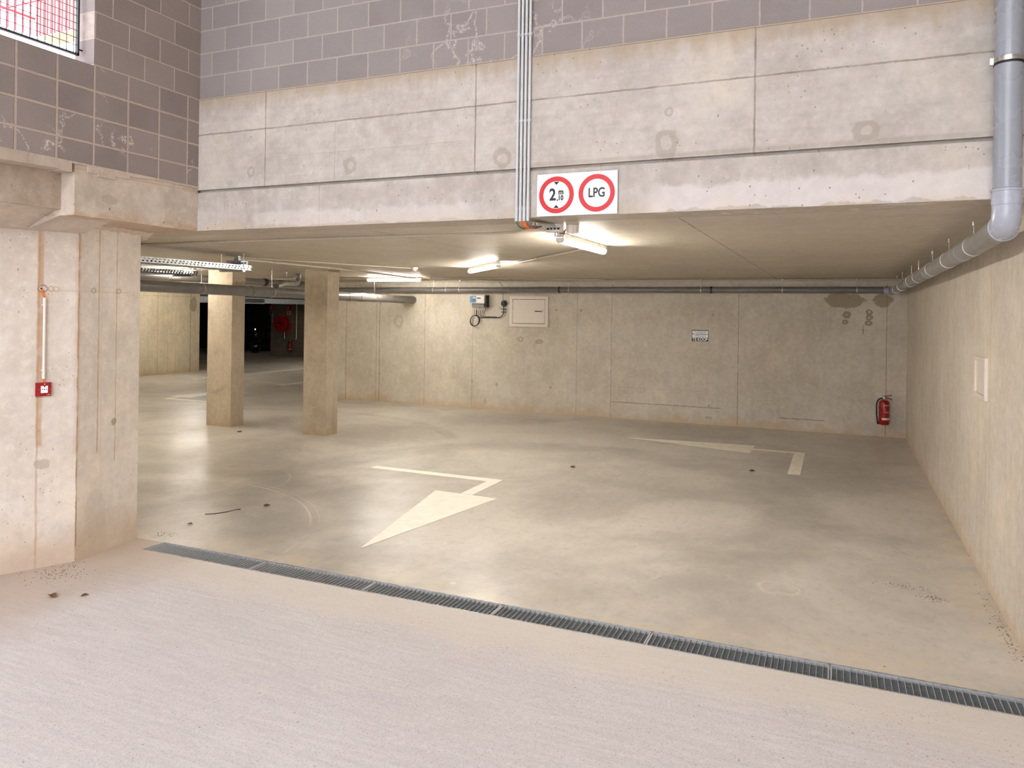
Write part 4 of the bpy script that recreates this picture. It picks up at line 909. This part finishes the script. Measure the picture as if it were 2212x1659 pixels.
# ------------------------------------------------------------------ debris
def leaf(x, y, s, rot, label, mat='leaf'):
    bm = B(); vs = []
    for a, wdt in ((0, .0), (.25, .55), (.55, .6), (.85, .3), (1.0, 0)):
        vs.append((a, wdt))
    top_ = [bm.verts.new(((a - .5) * s, w_ * s * .5, .004 + .012 * math.sin(a * 3) * s / .06)) for a, w_ in vs]
    mid = [bm.verts.new(((a - .5) * s, 0, .002 + .004 * a)) for a, _ in vs[1:-1]]
    bot = [bm.verts.new(((a - .5) * s, -w_ * s * .5, .006 + .012 * math.sin(a * 3 + .6) * s / .06)) for a, w_ in vs[1:-1]]
    for i in range(3 - 1):
        bm.faces.new((top_[i+1], top_[i+2], mid[i+1], mid[i])); bm.faces.new((mid[i], mid[i+1], bot[i+1], bot[i]))
    bm.faces.new((top_[0], top_[1], mid[0])); bm.faces.new((top_[0], mid[0], bot[0]))
    bm.faces.new((top_[4], mid[2], top_[3])); bm.faces.new((top_[4], bot[2], mid[2]))
    m_ = Matrix.Rotation(rot, 4, 'Z')
    for v in bm.verts: v.co = m_ @ v.co
    o = obj('dry_leaf', bm, M[mat]); o.location = (x, y, .001)
    md = o.modifiers.new('s', 'SOLIDIFY'); md.thickness = .0015; md.offset = 1
    return tag(o, label, 'leaf', 'dry leaves on the floor')
leaf(-4.91, 3.12, .05, .3, 'brown dry leaf on the outer floor at the far left edge')
leaf(-4.80, 3.42, .085, -.2, 'larger brown dry leaf below the red call point')
leaf(-4.62, 3.52, .05, .9, 'small dry leaf between the left wall and the large leaf')
leaf(-.97, 9.87, .075, .2, 'dark dry leaf beside the end of the worn right arrow')
leaf(-3.05, 9.05, .07, .5, 'dry leaf on the floor right of the bent arrow tail')
leaf(-5.32, 5.08, .05, .2, 'tiny dry leaf just inside the left wall corner')
leaf(-5.15, 5.88, .07, 1.0, 'crumpled dry leaf in front of the twig inside the entrance')
leaf(-8.62, 9.2, .09, .1, 'dry leaf at the foot of the left column')
tw = [(-5.45, 5.38, .006), (-5.36, 5.42, .012), (-5.30, 5.52, .014), (-5.30, 5.62, .01), (-5.28, 5.66, .008)]
tag(obj('twig', tb(tw, [.004, .0045, .004, .003, .005], 8), M['twig'], smooth=True), 'thin curved dark twig on the floor behind the left end of the drain', 'twig')
def grit(cx, cy, sx_, sy_, n, label, mat='grit'):
    bm = B()
    for k in range(n):
        a, b = random.gauss(0, .4), random.gauss(0, .4); s = random.uniform(.0018, .0055)
        m_ = Matrix.Translation((cx + a * sx_, cy + b * sy_, s * .4)) @ Matrix.Rotation(random.random() * 6, 4, 'Z') @ Matrix.Diagonal((s, s * random.uniform(.5, 1), s * .6, 1))
        bmesh.ops.create_icosphere(bm, subdivisions=1, radius=1, matrix=m_)
    return tag(obj('grit', bm, M[mat], None), label, 'debris', kind='stuff')
grit(.45, 7.05 - .9, .22, .06, 60, 'strip of crumbled grit on the floor near the right wall')
grit(.62, 5.98, .12, .08, 70, 'dark cluster of grit near the right wall')
grit(.97, 5.6, .06, .9, 130, 'loose grit along the foot of the right wall')
grit(-5.2, 3.75, .3, .3, 150, 'grit and dust at the foot of the left wall')
grit(-5.28, 4.75, .12, .12, 60, 'grit at the left wall corner beside the drain')
